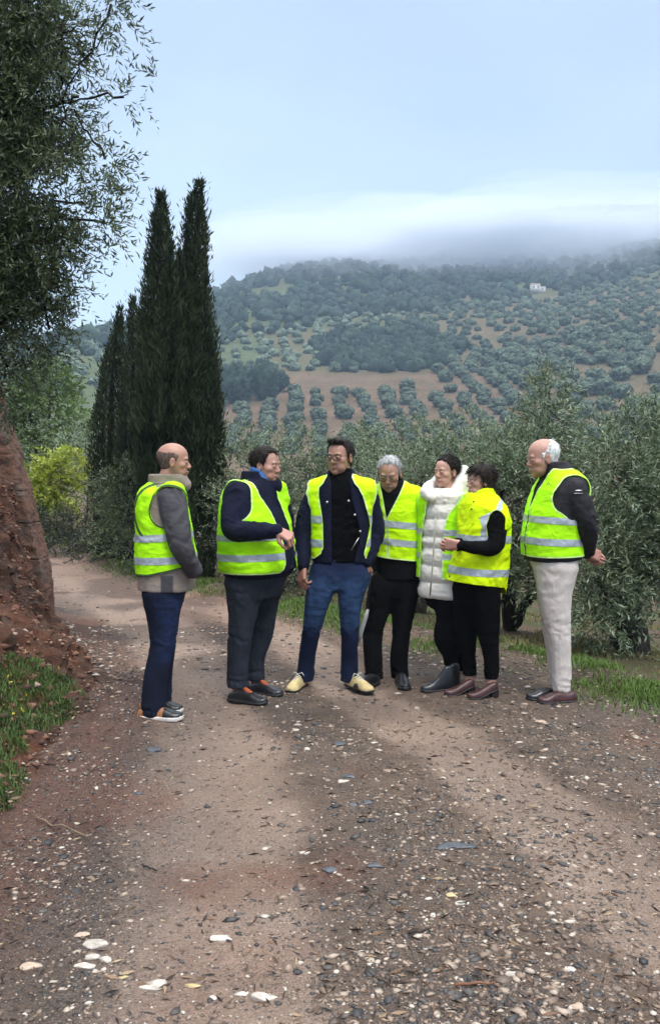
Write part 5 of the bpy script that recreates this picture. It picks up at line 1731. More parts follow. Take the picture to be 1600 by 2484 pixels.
# 1 - bald man in profile at the left
who1 = person(dict(seed=11, x=385, Y=5.55, psi=84, skin=M_SKIN, label="bald man in grey and beige jacket, dark jeans and tan trainers, standing leftmost",
    head=dict(p=(423, 1120, 0), H=.232, yaw=96, pitch=2, hair='cropped', hairmat=M_HAIR_SHORT, t=.014, ragged=.010, slen=.010, strands=900, beard=.25, ruddy=.2, browmat=M_BROW), 
    torso=[(1168, 402, .075, .085), (1182, 396, .16, .115), (1196, 394, .205, .128), (1231, 393, .215, .142), (1288, 398, .215, .158), (1342, 403, .22, .172), (1390, 406, .222, .174), (1432, 405, .218, .170)],
    arms=[[(417, 1202, -.185, .080), (428, 1262, -.225, .078), (440, 1325, -.235, .068), (470, 1382, -.12, .052)],
          [(410, 1202, .18, .078), (425, 1325, .22, .066), (470, 1385, .15, .05)]],
    legs=[[(393, 1440, -.09, .125), (396, 1500, -.09, .098), (393, 1565, -.09, .074), (378, 1640, -.09, .073), (371, 1722, -.09, .076)],
          [(396, 1440, .09, .125), (398, 1565, .09, .074), (392, 1650, .09, .066), (392, 1715, .08, .066)]],
    trousers=dict(top=1420, crotch=1462, **{'in': .05}, mat=M_DJEAN, fade=(1440, 1600, .55), fold=.012),
    jacket=dict(mat=M_BEIGE, hem=(1427, 0, -.03), two='panel', fold=.016, collar=[((395, 1160), (404, 1150), .092, .088), ((404, 1150), (424, 1163), .088, .076), ((440, 1172), (447, 1176), .05, .045)], neckhole=((415, 1135), (415, 1150), .066)),
    vest=dict(mat=M_VEST, bind=M_PIPE, hem=[(-.25, 1391), (-.05, 1386), (.10, 1374), (.25, 1362)], gap=[(1175, -.07, .07), (1208, -.03, .03), (1262, -.014, .014), (1400, -.012, .012)],
        holes=[[(412, 1222, -.23, .108), (404, 1240, -.23, .100)], [(410, 1225, .23, .105), (404, 1242, .23, .1)]], neck=((412, 1120), (425, 1152), .10, .085),
        bands=[('h', 1299, .022, 0, .05), ('h', 1352, .022, 0, .03),
               ('f', lambda la, fw, z: .009 - np.abs(np.sqrt(((fw - .035) / 1.0) ** 2 + ((z - 1.285) / 1.15) ** 2) - .162) - 10 * (la > -.05) - 10 * np.maximum(0, fw - .06) - 10 * (z < 1.14), "piping", M_PIPE)]),
    hands=[dict(p=(442, 1384, -.05), e=(-.3, .2, -.8), n=(-.2, .9, 0), side=-1, curl=(15, 20, 15)), dict(p=(440, 1388, .06), e=(-.2, .0, -1), n=(0, -.9, 0), side=1)],
    shoes=[dict(heel=(336, 1741), dir=82, L=.285, kind='shoe', mat=M_TANLEA, solemat=M_WHITE, sole=.028, toecap=M_BLKLEA), dict(heel=(340, 1722), dir=80, L=.285, kind='shoe', mat=M_TANLEA, solemat=M_WHITE, sole=.028, toecap=M_BLKLEA)]))

# 2 - stout man with open vest, hand at the chest
who2 = person(dict(seed=23, x=610, Y=6.0, psi=55, skin=M_SKIN_PINK, label="stout dark haired man in navy jacket and slate trousers, hand at his chest",
    head=dict(p=(645, 1129, 0), H=.243, yaw=66, pitch=4, roll=0, fat=1.16, hair='receding', hairmat=M_HAIR_DK, t=.035, beard=.18, ruddy=.45),
    torso=[(1160, 632, .085, .08), (1168, 628, .14, .10), (1180, 620, .20, .13), (1205, 612, .225, .165), (1256, 617, .25, .20), (1316, 622, .262, .228), (1376, 626, .262, .232), (1396, 625, .235, .20), (1425, 622, .225, .19)],
    arms=[[(573, 1196, -.13, .078), (566, 1240, -.18, .080), (566, 1285, -.24, .070), (620, 1288, -.30, .062), (670, 1287, -.32, .047)],
          [(668, 1192, .14, .075), (692, 1270, .14, .066), (700, 1340, .02, .05)]],
    legs=[[(592, 1420, -.08, .13), (590, 1480, -.09, .102), (583, 1545, -.10, .083), (577, 1620, -.10, .073), (578, 1664, -.10, .074)],
          [(640, 1420, .09, .125), (637, 1480, .10, .098), (634, 1535, .10, .080), (617, 1605, .10, .068), (620, 1646, .10, .068)]],
    trousers=dict(top=1375, crotch=1445, mat=M_GREYT, fold=.016),
    jacket=dict(mat=M_NAVY, hem=(1396, 0, 0), fold=.016, collar=[((618, 1162), (618, 1146), .098, .090), ((655, 1184), (663, 1178), .07, .062)], neckhole=((632, 1130), (632, 1150), .075)),
    vest=dict(mat=M_VEST, hem=(1384, 0, .02), gap=[(1160, -.15, .06), (1185, -.13, .05), (1210, -.10, .055), (1241, -.055, .08), (1271, -.03, .10), (1316, -.01, .13), (1340, .0, .14), (1362, .0, .145), (1376, -.03, .16), (1386, -.07, .19)],
        holes=[[(570, 1198, -.20, .105), (572, 1228, -.24, .10)], [(690, 1200, .22, .105), (694, 1225, .22, .10)]], neck=((625, 1120), (640, 1160), .105, .09),
        bands=[('h', 1300, .020, 0, .03), ('h', 1346, .023, 0, .03)]),
    hands=[dict(p=(674, 1287, -.32), e=(.80, -.25, -.45), n=(-.3, .55, -.6), side=-1, curl=(52, 70, 45), thumb=.8, size=1.05), dict(p=(701, 1346, .0), e=(.1, -.2, -1), n=(-1, 0, 0), side=1)],
    shoes=[dict(heel=(556, 1697), dir=66, L=.285, kind='shoe', mat=M_BLKLEA, solemat=M_DKRUB, tongue=M_ORANGE), dict(heel=(598, 1678), dir=66, L=.28, kind='shoe', mat=M_BLKLEA, solemat=M_DKRUB, tongue=M_ORANGE)]))
# light blue shirt collar of the stout man
g = Field(who2['P']((632, 1150)) - .2, who2['P']((632, 1150)) + .2, .005)
g.u(cone(who2['P']((636, 1164)), who2['P']((634, 1143)), .082, .078)); g.sub(cone(who2['P']((640, 1150)), who2['P']((636, 1120)), .074, .08))
V, Q = g.mesh(1); who2['put']("shirt_collar", V, Q, (M_BLUESHIRT,))

# 3 - man with black framed glasses, facing the camera
who3 = person(dict(seed=31, x=805, Y=6.12, psi=-5, skin=M_SKIN, label="man with black framed glasses, open navy jacket, blue jeans and yellow suede shoes",
    head=dict(p=(824, 1109, -.02), H=.245, yaw=-30, pitch=1, fat=1.04, hair='short', hairmat=M_HAIR_DK, t=.030, quiff=True, soft=.05, beard=.4, ruddy=.15, glasses=(.0105, .112, .080)),
    torso=[(1149, 826, .075, .07), (1160, 826, .14, .095), (1172, 827, .19, .112), (1190, 827, .212, .122), (1225, 827, .205, .128), (1270, 827, .197, .128), (1320, 826, .192, .124), (1366, 824, .188, .122)],
    arms=[[(766, 1190, 0, .068), (745, 1245, .02, .066), (734, 1300, .02, .060), (735, 1371, -.06, .045)],
          [(890, 1188, .01, .068), (905, 1245, .03, .064), (911, 1293, .04, .060), (888, 1362, -.04, .045)]],
    legs=[[(789, 1395, 0, .112), (773, 1445, -.02, .090), (756, 1528, .03, .064), (743, 1605, .12, .060), (740, 1648, .14, .062)],
          [(861, 1395, 0, .110), (851, 1445, -.01, .088), (848, 1528, .03, .064), (847, 1605, .12, .060), (846, 1650, .13, .062)]],
    trousers=dict(top=1350, crotch=1425, mat=M_JEAN, fade=(1400, 1530, .85), fold=.015),
    jacket=dict(mat=M_NAVY, hem=(1364, 0, 0), fold=.013, gap=[(1150, -.07, .07), (1170, -.062, .064), (1215, -.058, .082), (1250, -.058, .110), (1288, -.056, .135), (1320, -.052, .13), (1345, -.05, .11), (1375, -.04, .10)],
        collar=[((800, 1164, -.02), (806, 1152, .03), .05, .045), ((846, 1164, -.02), (846, 1150, .03), .05, .045)]),
    inner=dict(name="sweater", mat=M_BLACK2, hem=1362, collar=[((826, 1165), (827, 1150), .082, .076)]),
    vest=dict(mat=M_VEST_L, infl=.013, hem=[(-.3, 1352), (.3, 1352)], gap=[(1145, -.085, .085), (1156, -.09, .082), (1172, -.115, .10), (1182, -.142, .125), (1202, -.145, .155), (1248, -.122, .192), (1275, -.115, .205), (1308, -.112, .188), (1325, -.110, .178), (1340, -.125, .168), (1352, -.17, .18)],
        holes=[[(750, 1190, 0, .064), (741, 1235, .02, .085), (735, 1275, .02, .075)], [(915, 1190, .01, .064), (918, 1235, .02, .085), (922, 1270, .03, .075)]], neck=((826, 1130), (827, 1150), .095, .092),
        bands=[('h', 1258, .026, 0, 0), ('h', 1315, .026, 0, 0)]),
    hands=[dict(p=(734, 1374, -.06), e=(-.05, -.25, -1), n=(.75, .6, 0), side=-1, curl=(32, 42, 28), thumb=.35, size=1.06), dict(p=(888, 1364, -.04), e=(-.3, -.1, -1), n=(0, 1, 0), side=1, curl=(20, 25, 20))],
    shoes=[dict(heel=(738, 1657), dir=-20, L=.285, kind='shoe', mat=M_YELSUE, solemat=M_DKRUB, laces=M_LACE, sole=.016), dict(heel=(842, 1660), dir=36, L=.285, kind='shoe', mat=M_YELSUE, solemat=M_DKRUB, laces=M_LACE, sole=.016)]))
for q in ((793, 1218), (845, 1215), (860, 1249), (873, 1289)):
    c = who3['P']((q[0], q[1], -.135))
    g = Field(c - .03, c + .03, .0025); g.u(ell(c, (.0085, .006, .0085))); V, Q = g.mesh(1); who3['put']("snap_button", V, Q, (M_STEEL,))
V, F = tubes_mesh([([who3['P']((870, 1304, -.135)), who3['P']((860, 1320, -.14)), who3['P']((851, 1335, -.137))], .003, 5)])
who3['put']("pocket_zip", V, F, (M_STEEL,))

# 4 - grey haired man with bowed head
who4 = person(dict(seed=43, x=935, Y=6.48, psi=-8, skin=M_SKIN_PINK, label="grey haired man with glasses and bowed head, closed vest over black coat and black trousers",
    head=dict(p=(944, 1149, -.06), H=.245, yaw=-12, pitch=20, hair='short', hairmat=M_HAIR_GREY, t=.032, beard=.35, ruddy=.35, browmat=M_BROW_G, soft=.12, glasses=(.006, .112, .068)),
    torso=[(1168, 954, .075, .07), (1180, 957, .13, .095), (1196, 960, .165, .112), (1240, 964, .168, .125), (1290, 967, .158, .125), (1345, 968, .155, .125), (1410, 966, .16, .125)],
    arms=[[(918, 1202, 0, .058), (908, 1290, .03, .054), (898, 1378, -.03, .042)], [(1008, 1202, .02, .060), (1020, 1290, .06, .056), (1012, 1378, .03, .042)]],
    legs=[[(928, 1420, 0, .105), (915, 1480, 0, .088), (904, 1535, 0, .072), (905, 1612, 0, .068), (906, 1650, 0, .066)],
          [(985, 1420, 0, .105), (978, 1480, 0, .085), (973, 1540, 0, .068), (967, 1612, 0, .064), (970, 1644, 0, .06)]],
    trousers=dict(top=1380, crotch=1445, mat=M_BLACK, fold=.014),
    jacket=dict(mat=M_BLACK, hem=(1404, 0, 0), fold=.012, collar=[((950, 1178), (950, 1166), .085, .078)], neckhole=((948, 1150), (948, 1165), .066)),
    vest=dict(mat=M_VEST_L, hem=(1353, -.10, 0), gap=[(1158, -.105, .085), (1172, -.10, .075), (1254, -.078, -.072)],
        holes=[[(903, 1202, 0, .055), (900, 1240, .02, .07), (897, 1275, .02, .06)], [(1030, 1202, .02, .055), (1030, 1240, .04, .07), (1032, 1275, .05, .06)]], neck=((950, 1145), (950, 1168), .095, .09),
        bands=[('h', 1270, .024, -.10, 0), ('h', 1313, .024, -.10, 0)]),
    shoes=[dict(heel=(914, 1654), dir=-34, L=.29, kind='shoe', mat=M_BLKLEA, solemat=M_DKRUB), dict(heel=(969, 1650), dir=4, L=.29, kind='shoe', mat=M_BLKLEA, solemat=M_DKRUB)]))

# 5 - woman in cream puffer coat
who5 = person(dict(seed=57, x=1080, Y=6.34, psi=-35, skin=M_SKIN_PALE, label="woman in long cream puffer coat with dark hair tied back and black ankle boots",
    head=dict(p=(1081, 1145, 0), H=.222, yaw=-50, pitch=0, fem=1, hair='woman', slen=.05, hairmat=M_HAIR_DK, t=.045, ruddy=.45, neckr=.052),
    torso=[(1186, 1085, .085, .085), (1200, 1083, .15, .115), (1220, 1081, .182, .128), (1260, 1080, .185, .138), (1330, 1080, .182, .148), (1394, 1079, .188, .152), (1440, 1078, .186, .15), (1456, 1078, .18, .145)],
    arms=[[(1038, 1218, .03, .062), (1038, 1310, .12, .058), (1058, 1370, .16, .045)], [(1128, 1218, .10, .062), (1136, 1310, .16, .058), (1115, 1375, .20, .045)]],
    legs=[[(1084, 1455, -.03, .11), (1088, 1500, -.04, .092), (1086, 1550, -.04, .100), (1091, 1582, -.04, .062), (1094, 1625, -.04, .048)],
          [(1108, 1455, .08, .10), (1110, 1550, .10, .075), (1113, 1625, .10, .048)]],
    trousers=dict(top=1430, crotch=1470, mat=M_BLACK, fold=.014),
    jacket=dict(name="puffer_coat", mat=M_PUFF, hem=(1449, 0, 0), fold=.006, p=2.5, quilt=[1222, 1257, 1299, 1327, 1368, 1409, 1452]),
    vest=dict(mat=M_VEST, infl=.020, hem=(1398, 0, 0), gap=[(1180, -.10, .13), (1205, -.075, .155), (1218, -.075, .145), (1245, -.085, .092), (1276, -.105, .070), (1301, -.118, .064), (1400, -.125, .06)],
        holes=[[(1024, 1222, .08, .075), (1024, 1260, .12, .08)], [(1138, 1222, .16, .075), (1140, 1262, .18, .08)]], neck=((1083, 1165), (1083, 1196), .15, .13),
        bands=[('h', 1288, .021, 0, 0), ('h', 1345, .021, 0, 0)]),
    shoes=[dict(name="ankle_boot", heel=(1098, 1673), dir=-76, L=.238, kind='boot', mat=M_BLKLEA, solemat=M_DKRUB), dict(name="ankle_boot", heel=(1112, 1666), dir=-70, L=.238, kind='boot', mat=M_BLKLEA, solemat=M_DKRUB)]))
# big padded funnel collar of the puffer coat, and its zip
P5 = who5['P']
cg = [(1046, 1206, -.11, .040), (1034, 1196, -.03, .046), (1046, 1188, .07, .050), (1078, 1184, .13, .054), (1110, 1180, .11, .058), (1118, 1188, .02, .060), (1104, 1202, -.06, .050), (1082, 1216, -.11, .034)]
cg2 = [(1036, 1196, -.05, .028), (1040, 1184, .03, .034), (1064, 1164, .12, .038), (1100, 1152, .13, .046), (1120, 1150, .06, .050), (1119, 1166, -.01, .044), (1108, 1184, -.06, .034)]
cg3 = [(1112, 1146, .11, .034), (1124, 1142, .07, .032)]
g = Field(P5((1080, 1180)) - .3, P5((1080, 1180)) + .3, .006)
for c_ in (cg, cg2, cg3):
    for p_ in chain([np.append(P5(q), q[3] * .84) for q in c_]): g.u(p_, .05)
V, Q = g.mesh(2)
V = folds(V, Q, .003, (5, 5, 16), 77)
who5['put']("coat_collar", V, Q, (M_PUFF,))
zl = [P5(q) for q in ((1056, 1256, -.158), (1053, 1300, -.165), (1050, 1350, -.168), (1046, 1400, -.172), (1042, 1444, -.17))]
V, F = tubes_mesh([(zl, .006, 6)]); who5['put']("zip", V, F, (plain("zip_grey", (.35, .33, .30), .5),))

# 6 - woman with bob in the yellow padded vest
who6 = person(dict(seed=61, x=1165, Y=6.05, psi=-65, skin=M_SKIN_PALE, label="short dark haired woman in bright yellow padded vest and oxblood heeled shoes, hands clasped",
    head=dict(p=(1164, 1168, 0), H=.222, yaw=-74, pitch=0, fem=1, hair='bob', slen=.05, hairmat=M_HAIR_DK, t=.066, soft=.03, ruddy=.3, neckr=.055),
    torso=[(1204, 1169, .085, .085), (1216, 1168, .135, .115), (1232, 1170, .175, .132), (1262, 1173, .190, .148), (1318, 1170, .190, .158), (1360, 1164, .195, .170), (1404, 1155, .20, .182), (1450, 1152, .195, .178)],
    arms=[[(1206, 1262, -.165, .060), (1205, 1300, -.19, .058), (1200, 1324, -.22, .056), (1160, 1330, -.24, .048), (1117, 1322, -.24, .036)],
          [(1158, 1258, .14, .058), (1140, 1322, .12, .052), (1108, 1318, -.10, .036)]],
    legs=[[(1168, 1430, -.07, .125), (1178, 1480, -.07, .100), (1184, 1545, -.07, .070), (1191, 1600, -.06, .052), (1191, 1638, -.06, .050)],
          [(1140, 1430, .07, .125), (1134, 1500, .07, .095), (1130, 1550, .07, .072), (1136, 1600, .06, .050), (1138, 1636, .06, .048)]],
    trousers=dict(top=1395, crotch=1462, **{'in': .06}, mat=M_BLACK2, fold=.012),
    jacket=dict(name="jumper", mat=M_BLACK2, hem=(1400, 0, 0), fold=.008),
    vest=dict(mat=M_VEST_Y, bind=None, infl=.010, fold=.010, freq=(6, 6, 9), hem=[(-.25, 1446), (-.17, 1440), (-.10, 1420), (.0, 1414), (.25, 1403)], collar=[((1172, 1214), (1170, 1204), .098, .090), ((1150, 1218, -.02), (1147, 1213, -.02), .055, .05)],
        holes=[[(1206, 1258, -.27, .085), (1202, 1290, -.27, .085)], [(1155, 1262, .25, .08), (1150, 1290, .25, .08)]], neck=((1166, 1180), (1168, 1206), .074, .068),
        bands=[('h', 1304, .024, 0, 0.02), ('h', 1383, .024, 0, .05),
               ('f', lambda la, fw, z: .021 - np.abs(fw - .10 + 1.6 * np.maximum(0, z - 1.225)) - 10 * (la < .05) - 10 * (z < 1.09) - 10 * (z > 1.40)),]),
    hands=[dict(p=(1113, 1321, -.24), e=(-1, .1, .06), n=(.1, 1, .2), side=1, curl=(40, 55, 40), thumb=.6, size=.92), dict(p=(1104, 1319, -.11), e=(-.9, -.35, .1), n=(.2, -.4, -1), side=1, curl=(40, 55, 40), size=.9)],
    shoes=[dict(name="heeled_shoe", heel=(1205, 1688), dir=-72, L=.225, kind='heelshoe', mat=M_OXLEA, solemat=M_DKRUB, lift=.045, sole=.014), dict(name="heeled_shoe", heel=(1148, 1680), dir=-70, L=.225, kind='heelshoe', mat=M_OXLEA, solemat=M_DKRUB, lift=.045, sole=.014)]))
from mathutils.bvhtree import BVHTree
def on_surface(who, target, px, py):
    """point and normal where the sight line through a photo pixel meets a garment"""
    me = target.data
    bv = BVHTree.FromPolygons([v.co[:] for v in me.vertices], [p.vertices[:] for p in me.polygons])
    x, f, u = ray(px, py)
    c = Vector((0, 0, CAMZ)) - Vector(who['O'])
    h = bv.ray_cast(c, Vector((x, f, u)).normalized())
    return (np.array(h[0]) + who['O'], np.array(h[1])) if h[0] is not None else (None, None)
def studs(who, target, spots, r, name, mat, parent=None):
    for px, py in spots:
        p, nn = on_surface(who, target, px, py)
        if p is None: continue
        g = Field(p - .03, p + .03, .0022); g.u(ell(p, (r, r, r * .8))); V, Q = g.mesh(1)
        who['put'](name, V, Q, (mat,), parent or target)
studs(who6, who6['vest'], [(1148, 1217), (1143, 1235), (1090, 1398)], .0075, "snap_button", M_FRAME)

# 7 - tall balding man in profile at the right
who7 = person(dict(seed=71, x=1350, Y=5.95, psi=-80, skin=M_SKIN_PINK, label="balding white haired man in dark jacket and stone chinos standing rightmost, hands behind his back",
    head=dict(p=(1314, 1111, 0), H=.252, yaw=-82, pitch=9, fat=1.08, hair='crownless', hairmat=M_HAIR_WHITE, t=.026, soft=.10, slen=.022, beard=.12, ruddy=.6, browmat=M_BROW_G, neckr=.07),
    torso=[(1136, 1350, .085, .085), (1146, 1358, .13, .105), (1160, 1362, .18, .13), (1190, 1356, .215, .160), (1233, 1345, .215, .168), (1303, 1336, .218, .178), (1345, 1338, .215, .180), (1380, 1342, .20, .165)],
    arms=[[(1397, 1186, -.165, .076), (1410, 1232, -.19, .074), (1424, 1282, -.17, .064), (1424, 1338, -.02, .046)],
          [(1384, 1186, .165, .074), (1412, 1282, .18, .062), (1424, 1340, .05, .044)]],
    legs=[[(1348, 1380, -.075, .135), (1346, 1440, -.08, .108), (1352, 1520, -.09, .082), (1359, 1600, -.08, .068), (1361, 1672, -.08, .060)],
          [(1345, 1380, .08, .13), (1338, 1440, .09, .10), (1342, 1520, .09, .076), (1348, 1600, .09, .062), (1352, 1660, .09, .056)]],
    trousers=dict(top=1340, crotch=1410, **{'in': .03}, mat=M_CHINO, fold=.018),
    jacket=dict(mat=M_CHAR, hem=(1356, 0, -.05), fold=.016, collar=[((1352, 1146), (1344, 1132), .098, .088)], neckhole=((1338, 1112), (1342, 1128), .072)),
    vest=dict(mat=M_VEST, hem=(1345, 0, -.02), gap=[(1130, -.085, .085), (1166, -.05, .05), (1236, -.005, .005), (1250, -.012, .012), (1360, -.012, .012)],
        holes=[[(1398, 1180, -.25, .105), (1376, 1210, -.25, .100), (1396, 1240, -.25, .07)], [(1390, 1180, .25, .105), (1372, 1205, .25, .1)]], neck=((1352, 1112), (1350, 1142), .10, .10),
        bands=[('h', 1260, .022, 0, .055), ('h', 1310, .023, 0, .03)]),
    hands=[dict(p=(1424, 1341, -.03), e=(.8, .2, -.25), n=(-.1, 1, -.3), side=1, curl=(62, 80, 50), thumb=.6, size=.95), dict(p=(1424, 1346, .06), e=(.75, -.2, -.45), n=(0, -1, -.2), side=-1, curl=(60, 75, 45), size=.95)],
    shoes=[dict(name="loafer", heel=(1395, 1699), dir=-76, L=.275, kind='loafer', mat=M_OXLEA, solemat=M_DKRUB, sole=.018), dict(name="loafer", heel=(1366, 1690), dir=-76, L=.275, kind='loafer', mat=M_BLKLEA, solemat=M_DKRUB, sole=.018)]))
# two short printed lines on the sleeve
for i, (wd, mt) in enumerate(((.026, M_STEEL), (.032, M_HAIR_GREY))):
    c = who7['P']((1402, 1190 + 7 * i, -.245))
    g = Field(c - .05, c + .05, .0035); g.u(ell(c, (wd, .012, .0055))); V, Q = g.mesh(1); who7['put']("sleeve_print", V, Q, (mt,))

# small dark emblem on the chest of the vest: a triangle of strokes
pts = [on_surface(who7, who7['vest'], *q)[0] for q in ((1329, 1168), (1325, 1178), (1334, 1178), (1327, 1174), (1332, 1174))]
if all(p is not None for p in pts):
    V, F = tubes_mesh([([pts[0], pts[1]], .0022, 5), ([pts[0], pts[2]], .0022, 5), ([pts[3], pts[4]], .0018, 5)])
    who7['put']("emblem", V, F, (M_PIPE,), who7['vest'])
# folded umbrella held low by the bowed man
um = empty("folded_umbrella", gnd(872, 1640), "slim pale grey folded umbrella hanging beside the black trousers of the bowed man", "umbrella")
Ou = np.array(um.location)
a_, b_ = at(892, 1478, 6.38), at(870, 1556, 6.36)
V, F = tubes_mesh([([a_, a_ + (b_ - a_) * .25, a_ + (b_ - a_) * .75, b_], [.010, .016, .013, .005], 8)])
obj("canopy", mesh_data("canopy", V - Ou, F, (plain("umbrella_grey", (.33, .33, .34), .5),)), um)
V, F = tubes_mesh([([b_, b_ + (b_ - a_) * .3], [.004, .003], 6)])
obj("tip", mesh_data("tip", V - Ou, F, (M_FRAME,)), um)
V, F = tubes_mesh([([a_, a_ + (at(899, 1384, 6.44) - a_) * .5, at(899, 1384, 6.44)], [.006, .006, .009], 6)])
obj("handle", mesh_data("handle", V - Ou, F, (M_FRAME,)), um)
# ------------------------------------------------------------------ grass, stones, litter
def blades(P, rng, h, w, lean=.5):
    n = len(P)
    h = h * (.5 + .9 * rng.random(n))
    a = rng.uniform(0, 6.28, n)
    d = np.stack([np.cos(a) * lean * rng.random(n), np.sin(a) * lean * rng.random(n), np.ones(n)], 1)
    s = np.stack([-np.sin(a), np.cos(a), np.zeros(n)], 1) * (w * (.6 + .8 * rng.random(n)))[:, None] * .5
    tip = P + d * h[:, None]
    midp = P + d * h[:, None] * .55 - np.stack([np.cos(a), np.sin(a), 0 * a], 1) * (h * .08)[:, None]
    V = np.stack([P - s, P + s, midp + s * .7, tip, midp - s * .7], 1).reshape(-1, 3)
    i = np.arange(n)[:, None] * 5
    return V, [np.concatenate([i, i + 1, i + 2, i + 4], 1), np.concatenate([i + 4, i + 2, i + 3], 1)]

rgr = np.random.default_rng(77)
def verge_grass():
    # tufts along the right-hand verge
    out = []
    n = 52000
    seg = rgr.integers(1, len(EDGE) - 3, n)
    t = rgr.random((n, 1))
    c = EDGE[seg] * (1 - t) + EDGE[seg + 1] * t
    d = EDGE[seg + 1] - EDGE[seg]; nn = np.stack([d[:, 1], -d[:, 0]], 1) / np.linalg.norm(d, axis=1, keepdims=True)
    off = rgr.normal(.12, .22, (n, 1))
    P = c + nn * off
    m = fbm(p3(P[:, 0], P[:, 1]) * 1.5, 3, 61) + .15 * rgr.normal(size=n)
    P = P[(m > np.where(P[:, 1] > 6.5, -.14, .14)) & (P[:, 1] > 4.6)]
    z = all_z(P[:, 0], P[:, 1])
    V, F = blades(np.stack([P[:, 0], P[:, 1], z - .005], 1), rgr, .042, .009, 1.1)
    dry = fbm(p3(P[:, 0], P[:, 1]) * .8, 2, 62)
    t = np.clip(.5 + .3 * rgr.normal(size=len(P)), 0, 1)
    o = obj("verge_grass", mesh_data("verge_grass", V, F, (M_GRASS,), dict(tint=np.repeat(t, 5)), smooth_=False))
    tag(o, "short bright grass along the edge of the track", "grass", kind='stuff')
    # dry mixed grass on the field side
    n = 90000
    px = rgr.uniform(300, 1800, n); Y = rgr.uniform(5.2, 13, n)
    x = (px - CX) / FPX * Y
    de, db = near_parts(x, Y)
    m = fbm(p3(x, Y) * .9, 3, 63)
    k = (de > .25) & (m + .1 * rgr.normal(size=n) > .08)
    x, Y = x[k], Y[k]
    V, F = blades(np.stack([x, Y, all_z(x, Y) - .005], 1), rgr, .045, .009, 1.3)
    o = obj("field_grass", mesh_data("field_grass", V, F, (M_GRASS_DRY,), dict(tint=np.repeat(rgr.random(len(x)), 5)), smooth_=False))
    tag(o, "thin dry grass on the olive grove ground", "grass", kind='stuff')
verge_grass()

M_BGRASS = leaf_mat("bank_grass_blade", (0.022, 0.046, 0.010), (0.098, 0.160, 0.032), (0.08, 0.13, 0.03), trans=.25, rough=.6)
def bank_grass():
    C = BANK_V[BANK_Q].mean(1); N = vnormals(BANK_V, BANK_Q)[BANK_Q[:, 0]]
    s = np.stack(((C[:, 0] - 0) / C[:, 1] * FPX + CX, HOR - (C[:, 2] - CAMZ) / C[:, 1] * FPX), 1)
    d1 = np.hypot((s[:, 0] + 20) / 165, (s[:, 1] - 1708) / 118)
    d2 = np.hypot((s[:, 0] + 20) / 62, (s[:, 1] - 1925) / 55)
    d3 = np.hypot((s[:, 0] + 300) / 220, (s[:, 1] - 1900) / 330)
    w = np.minimum(np.minimum(d1, d2), d3) + .55 * fbm(C * 3.2, 3, 66)
    k = np.where((w < 1) & (N[:, 2] > .3))[0]
    i = rgr.choice(k, 42000)
    P = C[i] + rgr.normal(size=(len(i), 3)) * np.array([.02, .02, .004])
    V, F = blades(P - [0, 0, .01], rgr, .030, .0065, 1.1)
    t = np.clip(.45 + .8 * fbm(P * 4, 2, 67) + .2 * rgr.normal(size=len(P)), 0, 1)
    o = obj("bank_grass", mesh_data("bank_grass", V, F, (M_BGRASS,), dict(tint=np.repeat(t, 5)), smooth_=False))
    tag(o, "green grass patch on the red bank at the left", "grass", kind='stuff')
    i = rgr.choice(k, 40)
    P = C[i] + [0, 0, .05] + rgr.normal(size=(40, 3)) * .01
    V, F = leaf_cards(np.repeat(P, 4, 0), unit(rgr, 160) + [0, 0, .4], .012, .009, rgr)
    o = obj("yellow_flowers", mesh_data("yellow_flowers", V, F, (plain("petal_yellow", (.62, .5, .03), .6),), smooth_=False))
    tag(o, "tiny yellow flowers in the bank grass", "flowers", kind='stuff')
bank_grass()

# ---- stones
ICO = None
def ico():
    import bmesh
    bm = bmesh.new(); bmesh.ops.create_icosphere(bm, subdivisions=1, radius=1)
    V = np.array([v.co[:] for v in bm.verts]); F = np.array([[v.index for v in f.verts] for f in bm.faces]); bm.free()
    return V, F
IV, IF = ico()
def stone_shapes(n, rng):
    out = []
    for k in range(n):
        s = np.array([1, rng.uniform(.55, .95), rng.uniform(.13, .38)])
        v = IV * (1 + .36 * rng.normal(size=(len(IV), 1)))
        out.append(v * s)
    return out
def stone_mat(name, stops, rough=.75):
    m, n, l, bs = new_mat(name)
    c = _ramp(n, l, _attr(n, "tint"), stops)
    c = _mix(n, l, .5, c, _ramp(n, l, _noise(n, l, 70, 4, .7), [(0.3, (.55,) * 3), (0.7, (1.35,) * 3)]), 'MULTIPLY')
    l.new(c, bs.inputs["Base Color"]); bs.inputs["Roughness"].default_value = rough
    _bump(n, l, bs, _noise(n, l, 160, 3), .4, .004)
    return m
